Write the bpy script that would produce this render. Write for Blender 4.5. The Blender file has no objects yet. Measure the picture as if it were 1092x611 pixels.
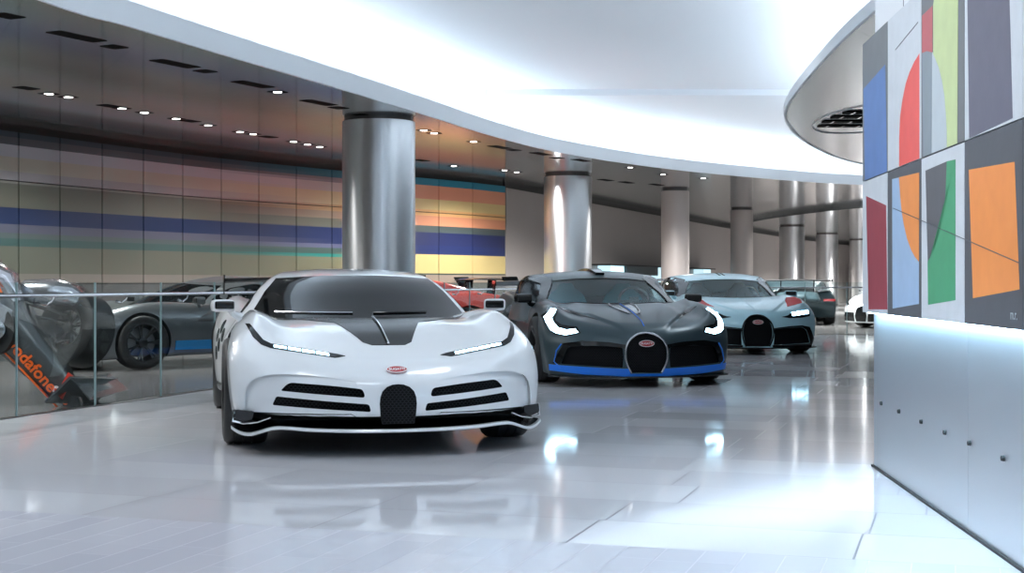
import bpy, bmesh, math, random
import numpy as np
from mathutils import Vector, Matrix, geometry
PI = math.pi
random.seed(7)
F, CX, HY, CAMZ = 1500.0, 546.0, 301.0, 1.05     # focal length in px, principal column, horizon row, eye height

def at(px, py, d=None, z=None):
    """world point seen at a photo pixel: at depth d, or on the horizontal plane z"""
    if d is None:
        d = (z - CAMZ) * F / (HY - py)
    return ((px - CX) / F * d, d, CAMZ - (py - HY) / F * d)

# ------------------------------------------------------------------ numeric helpers
def curve1(pts):
    """monotone cubic through (t, v) pairs"""
    t = np.array([p[0] for p in pts], float); v = np.array([p[1] for p in pts], float)
    h = np.diff(t); dl = np.diff(v) / h
    m = np.zeros_like(v)
    for i in range(1, len(v) - 1):
        if dl[i-1] * dl[i] > 0:
            w1, w2 = 2*h[i] + h[i-1], h[i] + 2*h[i-1]
            m[i] = (w1 + w2) / (w1/dl[i-1] + w2/dl[i])
    m[0], m[-1] = dl[0], dl[-1]
    def f(x):
        x = np.clip(np.asarray(x, float), t[0], t[-1])
        i = np.clip(np.searchsorted(t, x, side='right') - 1, 0, len(t) - 2)
        s = (x - t[i]) / h[i]
        return ((2*s**3 - 3*s**2 + 1)*v[i] + (s**3 - 2*s**2 + s)*h[i]*m[i]
                + (-2*s**3 + 3*s**2)*v[i+1] + (s**3 - s**2)*h[i]*m[i+1])
    return f

def smax(a, b, k):
    h = np.clip(0.5 + 0.5*(a - b)/k, 0, 1)
    return b + (a - b)*h + k*h*(1 - h)

def sstep(a, b, x):
    t = np.clip((x - a)/(b - a), 0, 1)
    return t*t*(3 - 2*t)

# ------------------------------------------------------------------ car forms
class Form:
    """a car body or cabin given by an implicit solid f(x, y, z) < 0 (x right seen from the front, y rearwards, z up)"""
    def __init__(s, f, inner, outer): s.f, s.inner, s.outer = f, inner, outer
    def mesh(s, n, warp=None, off=0.0, front=1.0):
        nx, ny, nz = n
        key = {}; P = []
        def vid(i, j, k):
            q = key.get((i, j, k))
            if q is None:
                q = key[(i, j, k)] = len(P); P.append((i/nx, j/ny, k/nz))
            return q
        faces = []
        for i in range(nx):
            for k in range(nz):
                faces.append((vid(i,0,k), vid(i+1,0,k), vid(i+1,0,k+1), vid(i,0,k+1)))
                faces.append((vid(i,ny,k), vid(i,ny,k+1), vid(i+1,ny,k+1), vid(i+1,ny,k)))
        for j in range(ny):
            for k in range(nz):
                faces.append((vid(0,j,k), vid(0,j,k+1), vid(0,j+1,k+1), vid(0,j+1,k)))
                faces.append((vid(nx,j,k), vid(nx,j+1,k), vid(nx,j+1,k+1), vid(nx,j,k+1)))
        for i in range(nx):
            for j in range(ny):
                faces.append((vid(i,j,0), vid(i,j+1,0), vid(i+1,j+1,0), vid(i+1,j,0)))
                faces.append((vid(i,j,nz), vid(i+1,j,nz), vid(i+1,j+1,nz), vid(i,j+1,nz)))
        U = np.array(P)
        U[:,1] = U[:,1]**front
        a0, a1 = np.array(s.inner[0]), np.array(s.inner[1])
        b0, b1 = np.array(s.outer[0]), np.array(s.outer[1])
        A = a0 + U*(a1 - a0); B = b0 + U*(b1 - b0)
        return s._solve(A, B, off), faces
    def _solve(s, A, B, off=0.0):
        N = 48
        hit = np.ones(len(A)); lo = np.zeros(len(A)); done = np.zeros(len(A), bool)
        for i in range(1, N + 1):
            t = i/N
            Q = A + (B - A)*t
            v = s.f(Q[:,0], Q[:,1], Q[:,2]) - off
            new = (v > 0) & ~done
            hit[new] = t; done |= new
            lo[~done] = t
        for _ in range(18):
            m = (lo + hit)/2
            Q = A + (B - A)*m[:,None]
            v = s.f(Q[:,0], Q[:,1], Q[:,2]) - off
            hit = np.where(v > 0, m, hit); lo = np.where(v > 0, lo, m)
        return A + (B - A)*lo[:,None]
    def normal(s, P, e=2e-3):
        g = []
        for a in range(3):
            d = np.zeros(3); d[a] = e
            Q, R = P + d, P - d
            g.append(s.f(Q[:,0],Q[:,1],Q[:,2]) - s.f(R[:,0],R[:,1],R[:,2]))
        g = np.array(g).T
        return g/np.maximum(np.linalg.norm(g, axis=1, keepdims=True), 1e-9)
    def project(s, ab, axis, lim=None):
        """2D points on to the surface. axis '-y' seen from the front (x,z), '+y' from behind, 'z' from above (x,y), '+x'/'-x' from the sides (y,z)"""
        ab = np.asarray(ab, float); n = len(ab)
        b0, b1 = s.outer
        if axis in ('-y', '+y'):
            ys = (b0[1], b1[1]) if lim is None else lim
            y0, y1 = ys if axis == '-y' else ys[::-1]
            A = np.c_[ab[:,0], np.full(n, y0), ab[:,1]]; B = np.c_[ab[:,0], np.full(n, y1), ab[:,1]]
        elif axis == 'z':
            A = np.c_[ab, np.full(n, b1[2])]; B = np.c_[ab, np.full(n, b0[2])]
        else:
            x0 = 1.4 if axis == '+x' else -1.4
            A = np.c_[np.full(n, x0), ab]; B = np.c_[np.zeros(n), ab]
        return s.cast(A, B)
    def cast(s, A, B, N=220):
        lo = np.zeros(len(A)); hi = np.ones(len(A)); done = np.zeros(len(A), bool)
        best = np.full(len(A), 1e9); bt = np.zeros(len(A))
        for i in range(N + 1):
            t = i/N
            Q = A + (B - A)*t
            v = s.f(Q[:,0], Q[:,1], Q[:,2])
            new = (v < 0) & ~done
            hi[new] = t; done |= new; lo[~done] = t
            bet = (v < best) & ~done; best[bet] = v[bet]; bt[bet] = t
        for _ in range(16):
            m = (lo + hi)/2
            Q = A + (B - A)*m[:,None]
            v = s.f(Q[:,0], Q[:,1], Q[:,2])
            hi = np.where(v < 0, m, hi); lo = np.where(v < 0, lo, m)
        t = np.where(done, lo, bt)
        return A + (B - A)*t[:,None], done

def body_form(p):
    H, Fc, W, XC = curve1(p['hood']), curve1(p['fend']), curve1(p['width']), curve1(p['xc'])
    ZB = curve1(p['zb']); rake = curve1(p['rake']); rrake = curve1(p['rrake'])
    g, k = p.get('g', 4.0), p.get('k', .05)
    dome, drop = p.get('dome', .0), p.get('drop', .12)
    zm, a1, a2 = p.get('zm', .52), p.get('a1', .9), p.get('a2', .5)
    sweep, sp = p['sweep'], p.get('sp', 2.4)
    nose, tail = p['nose'], p['tail']
    extra = p.get('extra')
    def f(x, y, z):
        ax = np.abs(x)
        hc, fc, w, xc = H(y), Fc(y), W(y), XC(y)
        t = ax/xc
        T = np.where(t < 1, hc + (fc - hc)*np.minimum(t, 1)**g + dome*(np.minimum(t,1)**2 - np.minimum(t,1)**4)*-1,
                     fc - drop*((ax - xc)/np.maximum(w - xc, .05))**2)
        if extra: T = T + extra(ax, y)
        S = w - np.where(z > zm, a1*(z - zm)**2, a2*(zm - z)**2)
        ft = (z - T)*.9
        fs = ax - S
        ff = nose + sweep*ax**sp + rake(z) + (p['recess'](ax, z) if p.get('recess') else 0) - y
        fr = y - (tail - .22*ax**2 - rrake(z))
        fb = ZB(y) - z
        v = smax(ft, fs, k*1.3)
        v = smax(v, ff*.95, k)
        v = smax(v, fr, k)
        return smax(v, fb, .02)
    return Form(f, ((-.4, -.45, .42), (.4, 3.0, .48)), ((-1.25, -1.25, .05), (1.25, 4.0, 1.2)))

def cabin_form(p):
    R = curve1(p['roof']); kap, ke = p['wrap'], p.get('wrape', 2.2)
    crown = p['crown']; BW = curve1(p['belt']); SL = curve1(p['slope'])
    zl = p.get('zl', .6); k = p.get('ck', .05)
    def f(x, y, z):
        ax = np.abs(x)
        ye = y - kap*ax**ke*sstep(2.3, 1.2, y)
        T = R(ye) - crown*ax**2
        C = BW(y) - SL(y)*(z - .78) - p.get('bulge', .0)*(z - .78)**2
        v = smax((z - T)*.8, (ax - C)*.85, k)
        return smax(v, zl - z, .02)
    return Form(f, ((-.25, 1.1, .80), (.25, 2.3, .9)), ((-1.1, -.5, .55), (1.1, p.get('cy1', 4.0), 1.4)))

PA = dict(
    hood=[(-1.05,.40),(-.97,.485),(-.9,.545),(-.75,.60),(-.5,.67),(-.25,.735),(0,.78),(.25,.805),(1.0,.80),(2.0,.80),(2.7,.84),(3.2,.86),(3.7,.80)],
    fend=[(-1.05,.42),(-.8,.585),(-.6,.68),(-.35,.765),(0,.83),(.35,.835),(.8,.80),(1.3,.78),(1.8,.81),(2.4,.91),(2.8,.94),(3.3,.90),(3.7,.82)],
    width=[(-1,.93),(-.6,.975),(0,1.0),(.8,.95),(1.4,.94),(2.2,1.01),(2.8,1.03),(3.6,.96)],
    xc=[(-1,.74),(0,.79),(1,.79),(2.8,.80),(3.6,.78)],
    zb=[(-1.1,.235),(-.5,.26),(-.3,.2),(0,.16),(3.7,.2)],
    rake=[(.1,.03),(.3,0),(.42,.01),(.55,.08),(.75,.3)], rrake=[(.2,.2),(.6,.0),(1,.05)],
    nose=-.97, tail=3.58, sweep=.40, sp=2.6, g=3.6, k=.05, drop=.10, a1=.9, a2=.35,
    roof=[(-.15,.66),(.25,.80),(.5,.90),(.8,1.02),(1.05,1.095),(1.35,1.14),(1.7,1.158),(2.2,1.14),(2.8,1.04),(3.4,.90),(3.9,.75)],
    wrap=.95, crown=.10, belt=[(0,.88),(.9,.90),(1.3,.87),(1.8,.78),(2.4,.66),(3.2,.52),(3.8,.45)], slope=[(0,.62),(4,.62)], bulge=.25)

PB = dict(
    hood=[(-1.05,.50),(-.97,.55),(-.85,.605),(-.6,.67),(-.3,.725),(0,.765),(.35,.80),(1.0,.80),(2.0,.80),(2.7,.86),(3.2,.87),(3.7,.80)],
    fend=[(-1.05,.46),(-.8,.62),(-.6,.70),(-.35,.775),(0,.84),(.35,.86),(.8,.84),(1.3,.82),(1.8,.85),(2.4,.93),(2.8,.95),(3.3,.91),(3.7,.84)],
    width=[(-1,.93),(-.6,.97),(0,1.0),(.8,.93),(1.4,.92),(2.2,1.02),(2.8,1.04),(3.6,.96)],
    xc=[(-1,.74),(0,.79),(1,.79),(2.8,.80),(3.6,.78)],
    zb=[(-1.1,.125),(-.5,.15),(-.3,.15),(0,.15),(3.7,.2)],
    rake=[(.1,.02),(.3,0),(.42,.01),(.55,.06),(.75,.28)], rrake=[(.2,.2),(.6,.0),(1,.05)],
    nose=-.98, tail=3.60, sweep=.42, sp=2.6, g=2.6, k=.05, drop=.12, a1=.9, a2=.35,
    roof=[(-.15,.66),(.28,.80),(.5,.895),(.8,1.01),(1.05,1.085),(1.35,1.15),(1.7,1.185),(2.2,1.17),(2.8,1.05),(3.4,.92),(3.9,.77)],
    wrap=.85, crown=.10, belt=[(0,.90),(.9,.90),(1.3,.92),(1.8,.94),(2.4,.84),(3.2,.62),(3.8,.5)], slope=[(0,.54),(1.0,.52),(1.7,.30),(2.4,.30),(3.2,.45),(4,.5)], bulge=.25, ck=.075)
PC = dict(PB)
PC.update(
    hood=[(-1.05,.52),(-.97,.58),(-.85,.625),(-.6,.68),(-.3,.73),(0,.77),(.35,.805),(1.0,.80),(2.0,.80),(2.7,.86),(3.2,.87),(3.7,.80)],
    roof=[(-.15,.66),(.28,.80),(.5,.895),(.8,1.02),(1.05,1.10),(1.35,1.165),(1.7,1.20),(2.2,1.18),(2.8,1.06),(3.4,.92),(3.9,.77)])

# ------------------------------------------------------------------ blender helpers
SC = bpy.context.scene
COL = SC.collection
def put(o):
    COL.objects.link(o); return o
def meshobj(name, V, Fc, m=None, parent=None, idx=None, smooth=True, angle=None):
    me = bpy.data.meshes.new(name)
    me.from_pydata([tuple(map(float, v)) for v in V], [], [tuple(map(int, f)) for f in Fc])
    for mm in (m if isinstance(m, (list, tuple)) else [m]):
        if mm: me.materials.append(mm)
    if idx is not None: me.polygons.foreach_set('material_index', list(map(int, idx)))
    me.polygons.foreach_set('use_smooth', [bool(smooth)]*len(me.polygons))
    me.update()
    if smooth and angle: me.set_sharp_from_angle(angle=math.radians(angle))
    o = put(bpy.data.objects.new(name, me))
    if parent: o.parent = parent
    return o
def fromb(name, bm, m=None, parent=None, smooth=False, angle=35):
    bmesh.ops.recalc_face_normals(bm, faces=bm.faces)
    me = bpy.data.meshes.new(name); bm.to_mesh(me); bm.free()
    for mm in (m if isinstance(m, (list, tuple)) else [m]):
        if mm: me.materials.append(mm)
    if smooth:
        me.polygons.foreach_set('use_smooth', [True]*len(me.polygons))
        me.set_sharp_from_angle(angle=math.radians(angle))
    o = put(bpy.data.objects.new(name, me))
    if parent: o.parent = parent
    return o
def tag(o, label=None, cat=None, group=None, kind=None):
    if label: o['label'] = label
    if cat: o['category'] = cat
    if group: o['group'] = group
    if kind: o['kind'] = kind
    return o
def thing(name, label, cat, loc=(0,0,0), rz=0.0, group=None):
    o = put(bpy.data.objects.new(name, None)); o.empty_display_size = .2
    o.location = loc; o.rotation_euler = (0, 0, rz)
    return tag(o, label, cat, group)
def structure(o): o['kind'] = 'structure'; return o
def box(bm, x0, x1, y0, y1, z0, z1, mi=0, M=None):
    vs = [bm.verts.new((x, y, z)) for x in (x0, x1) for y in (y0, y1) for z in (z0, z1)]
    if M is not None:
        for v in vs: v.co = M @ v.co
    for f in ((0,1,3,2),(4,6,7,5),(0,4,5,1),(2,3,7,6),(0,2,6,4),(1,5,7,3)):
        fc = bm.faces.new([vs[i] for i in f]); fc.material_index = mi
    return vs
def bevel(bm, w, seg=2):
    bmesh.ops.recalc_face_normals(bm, faces=bm.faces)
    bmesh.ops.bevel(bm, geom=list(bm.edges), offset=w, segments=seg, profile=.7, affect='EDGES', clamp_overlap=True)
def tube(bm, P, r, n=10, mi=0, cap=True, closed=False):
    P = [Vector(p) for p in P]; R = r if isinstance(r, (list, tuple)) else [r]*len(P)
    rings = []; up = None
    N = len(P)
    for i, p in enumerate(P):
        if closed: t = (P[(i+1) % N] - P[i-1]).normalized()
        else: t = (P[min(i+1, N-1)] - P[max(i-1, 0)]).normalized()
        if up is None:
            up = Vector((0,0,1)) if abs(t.z) < .9 else Vector((1,0,0))
        a = t.cross(up).normalized(); b = a.cross(t).normalized(); up = b
        rings.append([bm.verts.new(p + (a*math.cos(2*PI*k/n) + b*math.sin(2*PI*k/n))*R[i]) for k in range(n)])
    for i in range(N if closed else N - 1):
        A, B = rings[i], rings[(i+1) % N]
        for k in range(n):
            f = bm.faces.new((A[k], A[(k+1)%n], B[(k+1)%n], B[k])); f.material_index = mi
    if cap and not closed:
        bm.faces.new(rings[0]).material_index = mi; bm.faces.new(rings[-1][::-1]).material_index = mi
def lathe(bm, prof, n=48, axis='x', mi=0, closed=False, c=(0,0,0), mis=None):
    """profile of (along axis, radius)"""
    rings = []
    for a, r in prof:
        ring = []
        for k in range(n):
            u, v = r*math.cos(2*PI*k/n), r*math.sin(2*PI*k/n)
            co = (a, u, v) if axis == 'x' else ((u, a, v) if axis == 'y' else (u, v, a))
            ring.append(bm.verts.new((co[0]+c[0], co[1]+c[1], co[2]+c[2])))
        rings.append(ring)
    m = len(prof)
    for i in range(m if closed else m - 1):
        A, B = rings[i], rings[(i+1) % m]
        for k in range(n):
            f = bm.faces.new((A[k], A[(k+1)%n], B[(k+1)%n], B[k])); f.material_index = mis[i] if mis else mi
    if not closed:
        for rg, rev in ((rings[0], 0), (rings[-1], 1)):
            f = bm.faces.new(rg if not rev else rg[::-1]); f.material_index = mi
def prism(bm, poly, z0, z1, mi=0, M=None):
    """polygon (x, y) extruded along z"""
    a = [bm.verts.new((p[0], p[1], z0)) for p in poly]; b = [bm.verts.new((p[0], p[1], z1)) for p in poly]
    if M is not None:
        for v in a + b: v.co = M @ v.co
    n = len(poly)
    bm.faces.new(a[::-1]).material_index = mi; bm.faces.new(b).material_index = mi
    for i in range(n):
        f = bm.faces.new((a[i], a[(i+1)%n], b[(i+1)%n], b[i])); f.material_index = mi
def text_obj(name, body, size, m, parent, M, extrude=.002, bold=False, align='CENTER', sx=1.0):
    cu = bpy.data.curves.new(name, 'FONT'); cu.body = body; cu.size = size; cu.extrude = extrude
    cu.align_x = align; cu.align_y = 'CENTER'; cu.resolution_u = 3
    if bold: cu.offset = size*.02
    tmp = put(bpy.data.objects.new('tmp_text', cu)); bpy.context.view_layer.update()
    me = bpy.data.meshes.new_from_object(tmp.evaluated_get(bpy.context.evaluated_depsgraph_get()))
    bpy.data.objects.remove(tmp); me.name = name
    me.transform(Matrix.Diagonal((sx, 1, 1, 1))); me.materials.clear(); me.materials.append(m)
    o = put(bpy.data.objects.new(name, me)); o.parent = parent; o.matrix_local = M
    return o

def resample(poly, step, closed=True):
    out = []; n = len(poly)
    for i in range(n if closed else n - 1):
        a, b = poly[i], poly[(i+1) % n]
        L = math.hypot(b[0]-a[0], b[1]-a[1]); k = max(1, int(math.ceil(L/step)))
        for j in range(k): out.append((a[0]+(b[0]-a[0])*j/k, a[1]+(b[1]-a[1])*j/k))
    if not closed: out.append(poly[-1])
    return out
def rounded(poly, r, seg=4):
    """round the corners of a polygon"""
    out = []; n = len(poly)
    for i in range(n):
        p, a, b = Vector(poly[i][:2]), Vector(poly[i-1][:2]), Vector(poly[(i+1) % n][:2])
        rr = poly[i][2] if len(poly[i]) > 2 else r
        d1, d2 = a - p, b - p
        k = min(rr, d1.length*.45, d2.length*.45)
        if k < 1e-5: out.append(tuple(p)); continue
        s, e = p + d1.normalized()*k, p + d2.normalized()*k
        for j in range(seg + 1):
            t = j/seg
            q = s*(1-t)**2 + p*2*t*(1-t) + e*t*t
            out.append((q.x, q.y))
    return out
def smoothline(pts, n=6):
    """Catmull-Rom through 2D/3D points"""
    P = [Vector(p) for p in pts]; out = []
    for i in range(len(P) - 1):
        p0, p1, p2, p3 = P[max(i-1,0)], P[i], P[i+1], P[min(i+2, len(P)-1)]
        for j in range(n):
            t = j/n
            out.append(.5*((2*p1) + (p2-p0)*t + (2*p0-5*p1+4*p2-p3)*t*t + (3*p1-p0-3*p2+p3)*t**3))
    out.append(P[-1]); return [tuple(q) for q in out]
def mirrored(poly): return [(-p[0],) + tuple(p[1:]) for p in poly][::-1]
def tri_poly(poly, step):
    P = resample(poly, step); n = len(P)
    xs = [p[0] for p in P]; ys = [p[1] for p in P]
    pts = [Vector(p) for p in P]
    def inside(x, y):
        c = False; j = n - 1
        for i in range(n):
            if (P[i][1] > y) != (P[j][1] > y) and x < (P[j][0]-P[i][0])*(y-P[i][1])/(P[j][1]-P[i][1]) + P[i][0]: c = not c
            j = i
        return c
    A = np.array(P)
    gx = np.arange(min(xs)+step/2, max(xs), step); gy = np.arange(min(ys)+step/2, max(ys), step)
    for x in gx:
        for y in gy:
            if inside(x, y) and np.min((A[:,0]-x)**2 + (A[:,1]-y)**2) > (step*.45)**2: pts.append(Vector((x, y)))
    edges = [(i, (i+1) % n) for i in range(n)]
    v, e, f, ov, oe, of = geometry.delaunay_2d_cdt(pts, edges, [list(range(n))], 1, 1e-6)
    cnt = {}
    for fc in f:
        for i in range(len(fc)):
            k = (fc[i], fc[(i+1) % len(fc)]); cnt[k] = 1
    rim = [k for k in cnt if (k[1], k[0]) not in cnt]
    return np.array([tuple(q) for q in v]), f, rim
AXV = {'-y': (0,-1,0), '+y': (0,1,0), 'z': (0,0,1), '+x': (1,0,0), '-x': (-1,0,0)}
def sheet(form, poly, axis, step, outer, inner, mode='normal', lim=None):
    """closed slab lying on a form: outline poly seen along axis, from offset outer down to offset inner"""
    V2, fs, rim = tri_poly(poly, step)
    P, ok = form.project(V2, axis, lim)
    N = form.normal(P) if mode == 'normal' else np.tile(np.array(AXV[axis], float), (len(P), 1))
    n = len(P)
    V = np.r_[P + N*outer, P + N*inner]
    a = np.array(AXV[axis], float)
    # orientation
    f0 = fs[0]; e = np.cross(P[f0[1]] - P[f0[0]], P[f0[2]] - P[f0[0]])
    s = np.sum([np.dot(np.cross(P[f[1]]-P[f[0]], P[f[2]]-P[f[0]]), a) for f in fs])
    if s < 0: fs = [f[::-1] for f in fs]; rim = [(k[1], k[0]) for k in rim]
    faces = [tuple(f) for f in fs] + [tuple(i + n for i in f[::-1]) for f in fs] + [(k[0], k[0]+n, k[1]+n, k[1])[::1] for k in rim]
    kinds = [0]*len(fs) + [1]*len(fs) + [2]*len(rim)
    return V, faces, kinds
def join(parts):
    V, Fc, K = [], [], []
    for v, f, k in parts:
        o = sum(len(q) for q in V)
        V.append(np.asarray(v)); Fc += [tuple(i + o for i in g) for g in f]; K += list(k)
    return np.concatenate(V), Fc, K
def on_form(name, form, polys, axis, m, parent, step=.03, outer=.004, inner=-.003, mode='normal', lim=None, angle=50):
    V, Fc, K = join([sheet(form, p, axis, step, outer, inner, mode, lim) for p in polys])
    return meshobj(name, V, Fc, m, parent, angle=angle)
def cut(o, cutters, solver='EXACT'):
    """boolean difference, applied; cutters are removed"""
    for c in cutters:
        md = o.modifiers.new('b', 'BOOLEAN'); md.operation = 'DIFFERENCE'; md.object = c; md.solver = solver
        md.material_mode = 'TRANSFER'
    bpy.context.view_layer.update()
    dg = bpy.context.evaluated_depsgraph_get()
    me = bpy.data.meshes.new_from_object(o.evaluated_get(dg), depsgraph=dg)
    me.name = o.name
    o.modifiers.clear(); o.data = me
    for c in cutters: bpy.data.objects.remove(c)
    return o

# ------------------------------------------------------------------ materials
def mat(name, col, rough=.4, metal=0.0, coat=0.0, emit=None, es=0.0, spec=.5, aniso=0.0, croug=.03, bump=None, noise=None):
    m = bpy.data.materials.new(name); m.use_nodes = True
    nt = m.node_tree; b = nt.nodes['Principled BSDF']
    b.inputs['Base Color'].default_value = (*col, 1); b.inputs['Roughness'].default_value = rough
    b.inputs['Metallic'].default_value = metal; b.inputs['Coat Weight'].default_value = coat
    b.inputs['Coat Roughness'].default_value = croug
    b.inputs['Specular IOR Level'].default_value = spec; b.inputs['Anisotropic'].default_value = aniso
    if emit: b.inputs['Emission Color'].default_value = (*emit, 1); b.inputs['Emission Strength'].default_value = es
    tc = nt.nodes.new('ShaderNodeTexCoord')
    if noise:                                   # subtle colour variation of the surface itself: (scale, amount)
        n = nt.nodes.new('ShaderNodeTexNoise'); n.inputs['Scale'].default_value = noise[0]; n.inputs['Detail'].default_value = 4
        nt.links.new(tc.outputs['Object'], n.inputs['Vector'])
        mx = nt.nodes.new('ShaderNodeMix'); mx.data_type = 'RGBA'
        mx.inputs[6].default_value = (*[c*(1-noise[1]) for c in col], 1); mx.inputs[7].default_value = (*[min(1, c*(1+noise[1])) for c in col], 1)
        nt.links.new(n.outputs['Fac'], mx.inputs[0]); nt.links.new(mx.outputs[2], b.inputs['Base Color'])
    if bump:                                    # (scale, strength)
        n = nt.nodes.new('ShaderNodeTexNoise'); n.inputs['Scale'].default_value = bump[0]; n.inputs['Detail'].default_value = 3
        nt.links.new(tc.outputs['Object'], n.inputs['Vector'])
        bp = nt.nodes.new('ShaderNodeBump'); bp.inputs['Strength'].default_value = bump[1]; bp.inputs['Distance'].default_value = .002
        nt.links.new(n.outputs['Fac'], bp.inputs['Height']); nt.links.new(bp.outputs['Normal'], b.inputs['Normal'])
    return m
def glass(name, tint, refl=1.0, rough=0.0):
    m = bpy.data.materials.new(name); m.use_nodes = True
    nt = m.node_tree; nt.nodes.clear(); N = nt.nodes.new; L = nt.links.new
    out = N('ShaderNodeOutputMaterial'); mx = N('ShaderNodeMixShader'); tr = N('ShaderNodeBsdfTransparent'); gl = N('ShaderNodeBsdfGlossy')
    fr = N('ShaderNodeFresnel'); fr.inputs['IOR'].default_value = 1.45
    ml = N('ShaderNodeMath'); ml.operation = 'MULTIPLY'; ml.use_clamp = True; ml.inputs[1].default_value = refl
    tr.inputs['Color'].default_value = (*tint, 1); gl.inputs['Roughness'].default_value = rough
    L(fr.outputs[0], ml.inputs[0]); L(ml.outputs[0], mx.inputs[0]); L(tr.outputs[0], mx.inputs[1]); L(gl.outputs[0], mx.inputs[2])
    L(mx.outputs[0], out.inputs['Surface'])
    return m
def honeycomb(name, size, wire, hole, axes='xz', t=.36):
    m = mat(name, hole, .6, spec=.15); nt = m.node_tree; N = nt.nodes.new; L = nt.links.new; b = nt.nodes['Principled BSDF']
    tc = N('ShaderNodeTexCoord'); sp = N('ShaderNodeSeparateXYZ'); L(tc.outputs['Object'], sp.inputs[0])
    def mth(op, a, c=None, d=None):
        n = N('ShaderNodeMath'); n.operation = op
        for i, q in enumerate((a, c, d)):
            if q is None: continue
            if isinstance(q, (int, float)): n.inputs[i].default_value = q
            else: L(q, n.inputs[i])
        return n.outputs[0]
    u = mth('DIVIDE', sp.outputs['X'], size*1.5); v = mth('DIVIDE', sp.outputs['Z'], size)
    r2 = 1.7320508
    def cell(off):
        a = mth('SUBTRACT', mth('FLOORED_MODULO', mth('ADD', u, 50 - off*.5), 1.0), .5)
        c = mth('SUBTRACT', mth('FLOORED_MODULO', mth('ADD', v, 86.60254 - off*r2/2), r2), r2/2)
        return a, c, mth('ADD', mth('MULTIPLY', a, a), mth('MULTIPLY', c, c))
    a1, c1, d1 = cell(0); a2, c2, d2 = cell(1)
    def hexd(a, c):
        a, c = mth('ABSOLUTE', a), mth('ABSOLUTE', c)
        return mth('MAXIMUM', a, mth('ADD', mth('MULTIPLY', a, .5), mth('MULTIPLY', c, r2/2)))
    h = mth('MINIMUM', hexd(a1, c1), hexd(a2, c2))
    w = mth('GREATER_THAN', h, t)
    mx = N('ShaderNodeMix'); mx.data_type = 'RGBA'; mx.inputs[6].default_value = (*hole, 1); mx.inputs[7].default_value = (*wire, 1)
    L(w, mx.inputs[0]); L(mx.outputs[2], b.inputs['Base Color'])
    bp = N('ShaderNodeBump'); bp.inputs['Distance'].default_value = .004; L(w, bp.inputs['Height']); L(bp.outputs[0], b.inputs['Normal'])
    return m

# ------------------------------------------------------------------ materials of the place
M = {}
def mk(k, *a, **kw): M[k] = mat(k, *a, **kw)
mk('white_paint', (.80,.83,.85), .28, coat=1.0)
mk('black_gloss', (.006,.007,.008), .16, spec=.4)
mk('black_glass', (.004,.005,.006), .05, spec=.32)
mk('bonnet_black', (.005,.006,.007), .2, spec=.15)
mk('black_matte', (.012,.013,.014), .55)
mk('carbon', (.015,.017,.02), .22, coat=.8)
mk('rubber', (.018,.019,.02), .6, bump=(60,.15))
mk('rim_dark', (.05,.052,.055), .3, metal=.9)
mk('rim_silver', (.45,.46,.48), .25, metal=1)
mk('disc', (.35,.35,.36), .35, metal=1)
mk('chrome', (.8,.81,.82), .08, metal=1)
mk('grey_satin', (.04,.068,.080), .36, metal=.4, coat=.25, croug=.25)
mk('blue_accent', (.005,.20,.85), .32, coat=.2)
mk('pale_blue', (.50,.80,.89), .3, coat=.4)
mk('red_paint', (.60,.006,.012), .45, spec=.15)
mk('race_red', (.75,.035,.012), .3, coat=.8)
mk('gun_grey', (.16,.175,.185), .3, metal=.5, coat=.7)
mk('blue_stripe', (.01,.25,.60), .35, coat=.5)
mk('badge_red', (.45,.015,.02), .3, coat=.8)
mk('badge_white', (.85,.85,.85), .4)
mk('seat_dark', (.05,.055,.06), .6)
mk('seat_blue', (.05,.32,.40), .5)
mk('led', (.9,.95,1), .3, emit=(.45,.78,1.0), es=7)
mk('led_soft', (.9,.95,1), .3, emit=(.75,.9,1.0), es=5)
mk('tail_red', (.5,.01,.02), .25, coat=1, emit=(1,.04,.05), es=.15)
M['mesh_black'] = honeycomb('mesh_black', .016, (.022,.024,.027), (.002,.002,.003), t=.41)
M['mesh_fine'] = honeycomb('mesh_fine', .016, (.016,.018,.021), (.002,.002,.003), t=.40)
M['windscreen'] = glass('windscreen', (.88,.97,.98), .18)
M['side_glass'] = glass('side_glass', (.70,.75,.77), .4)

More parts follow.
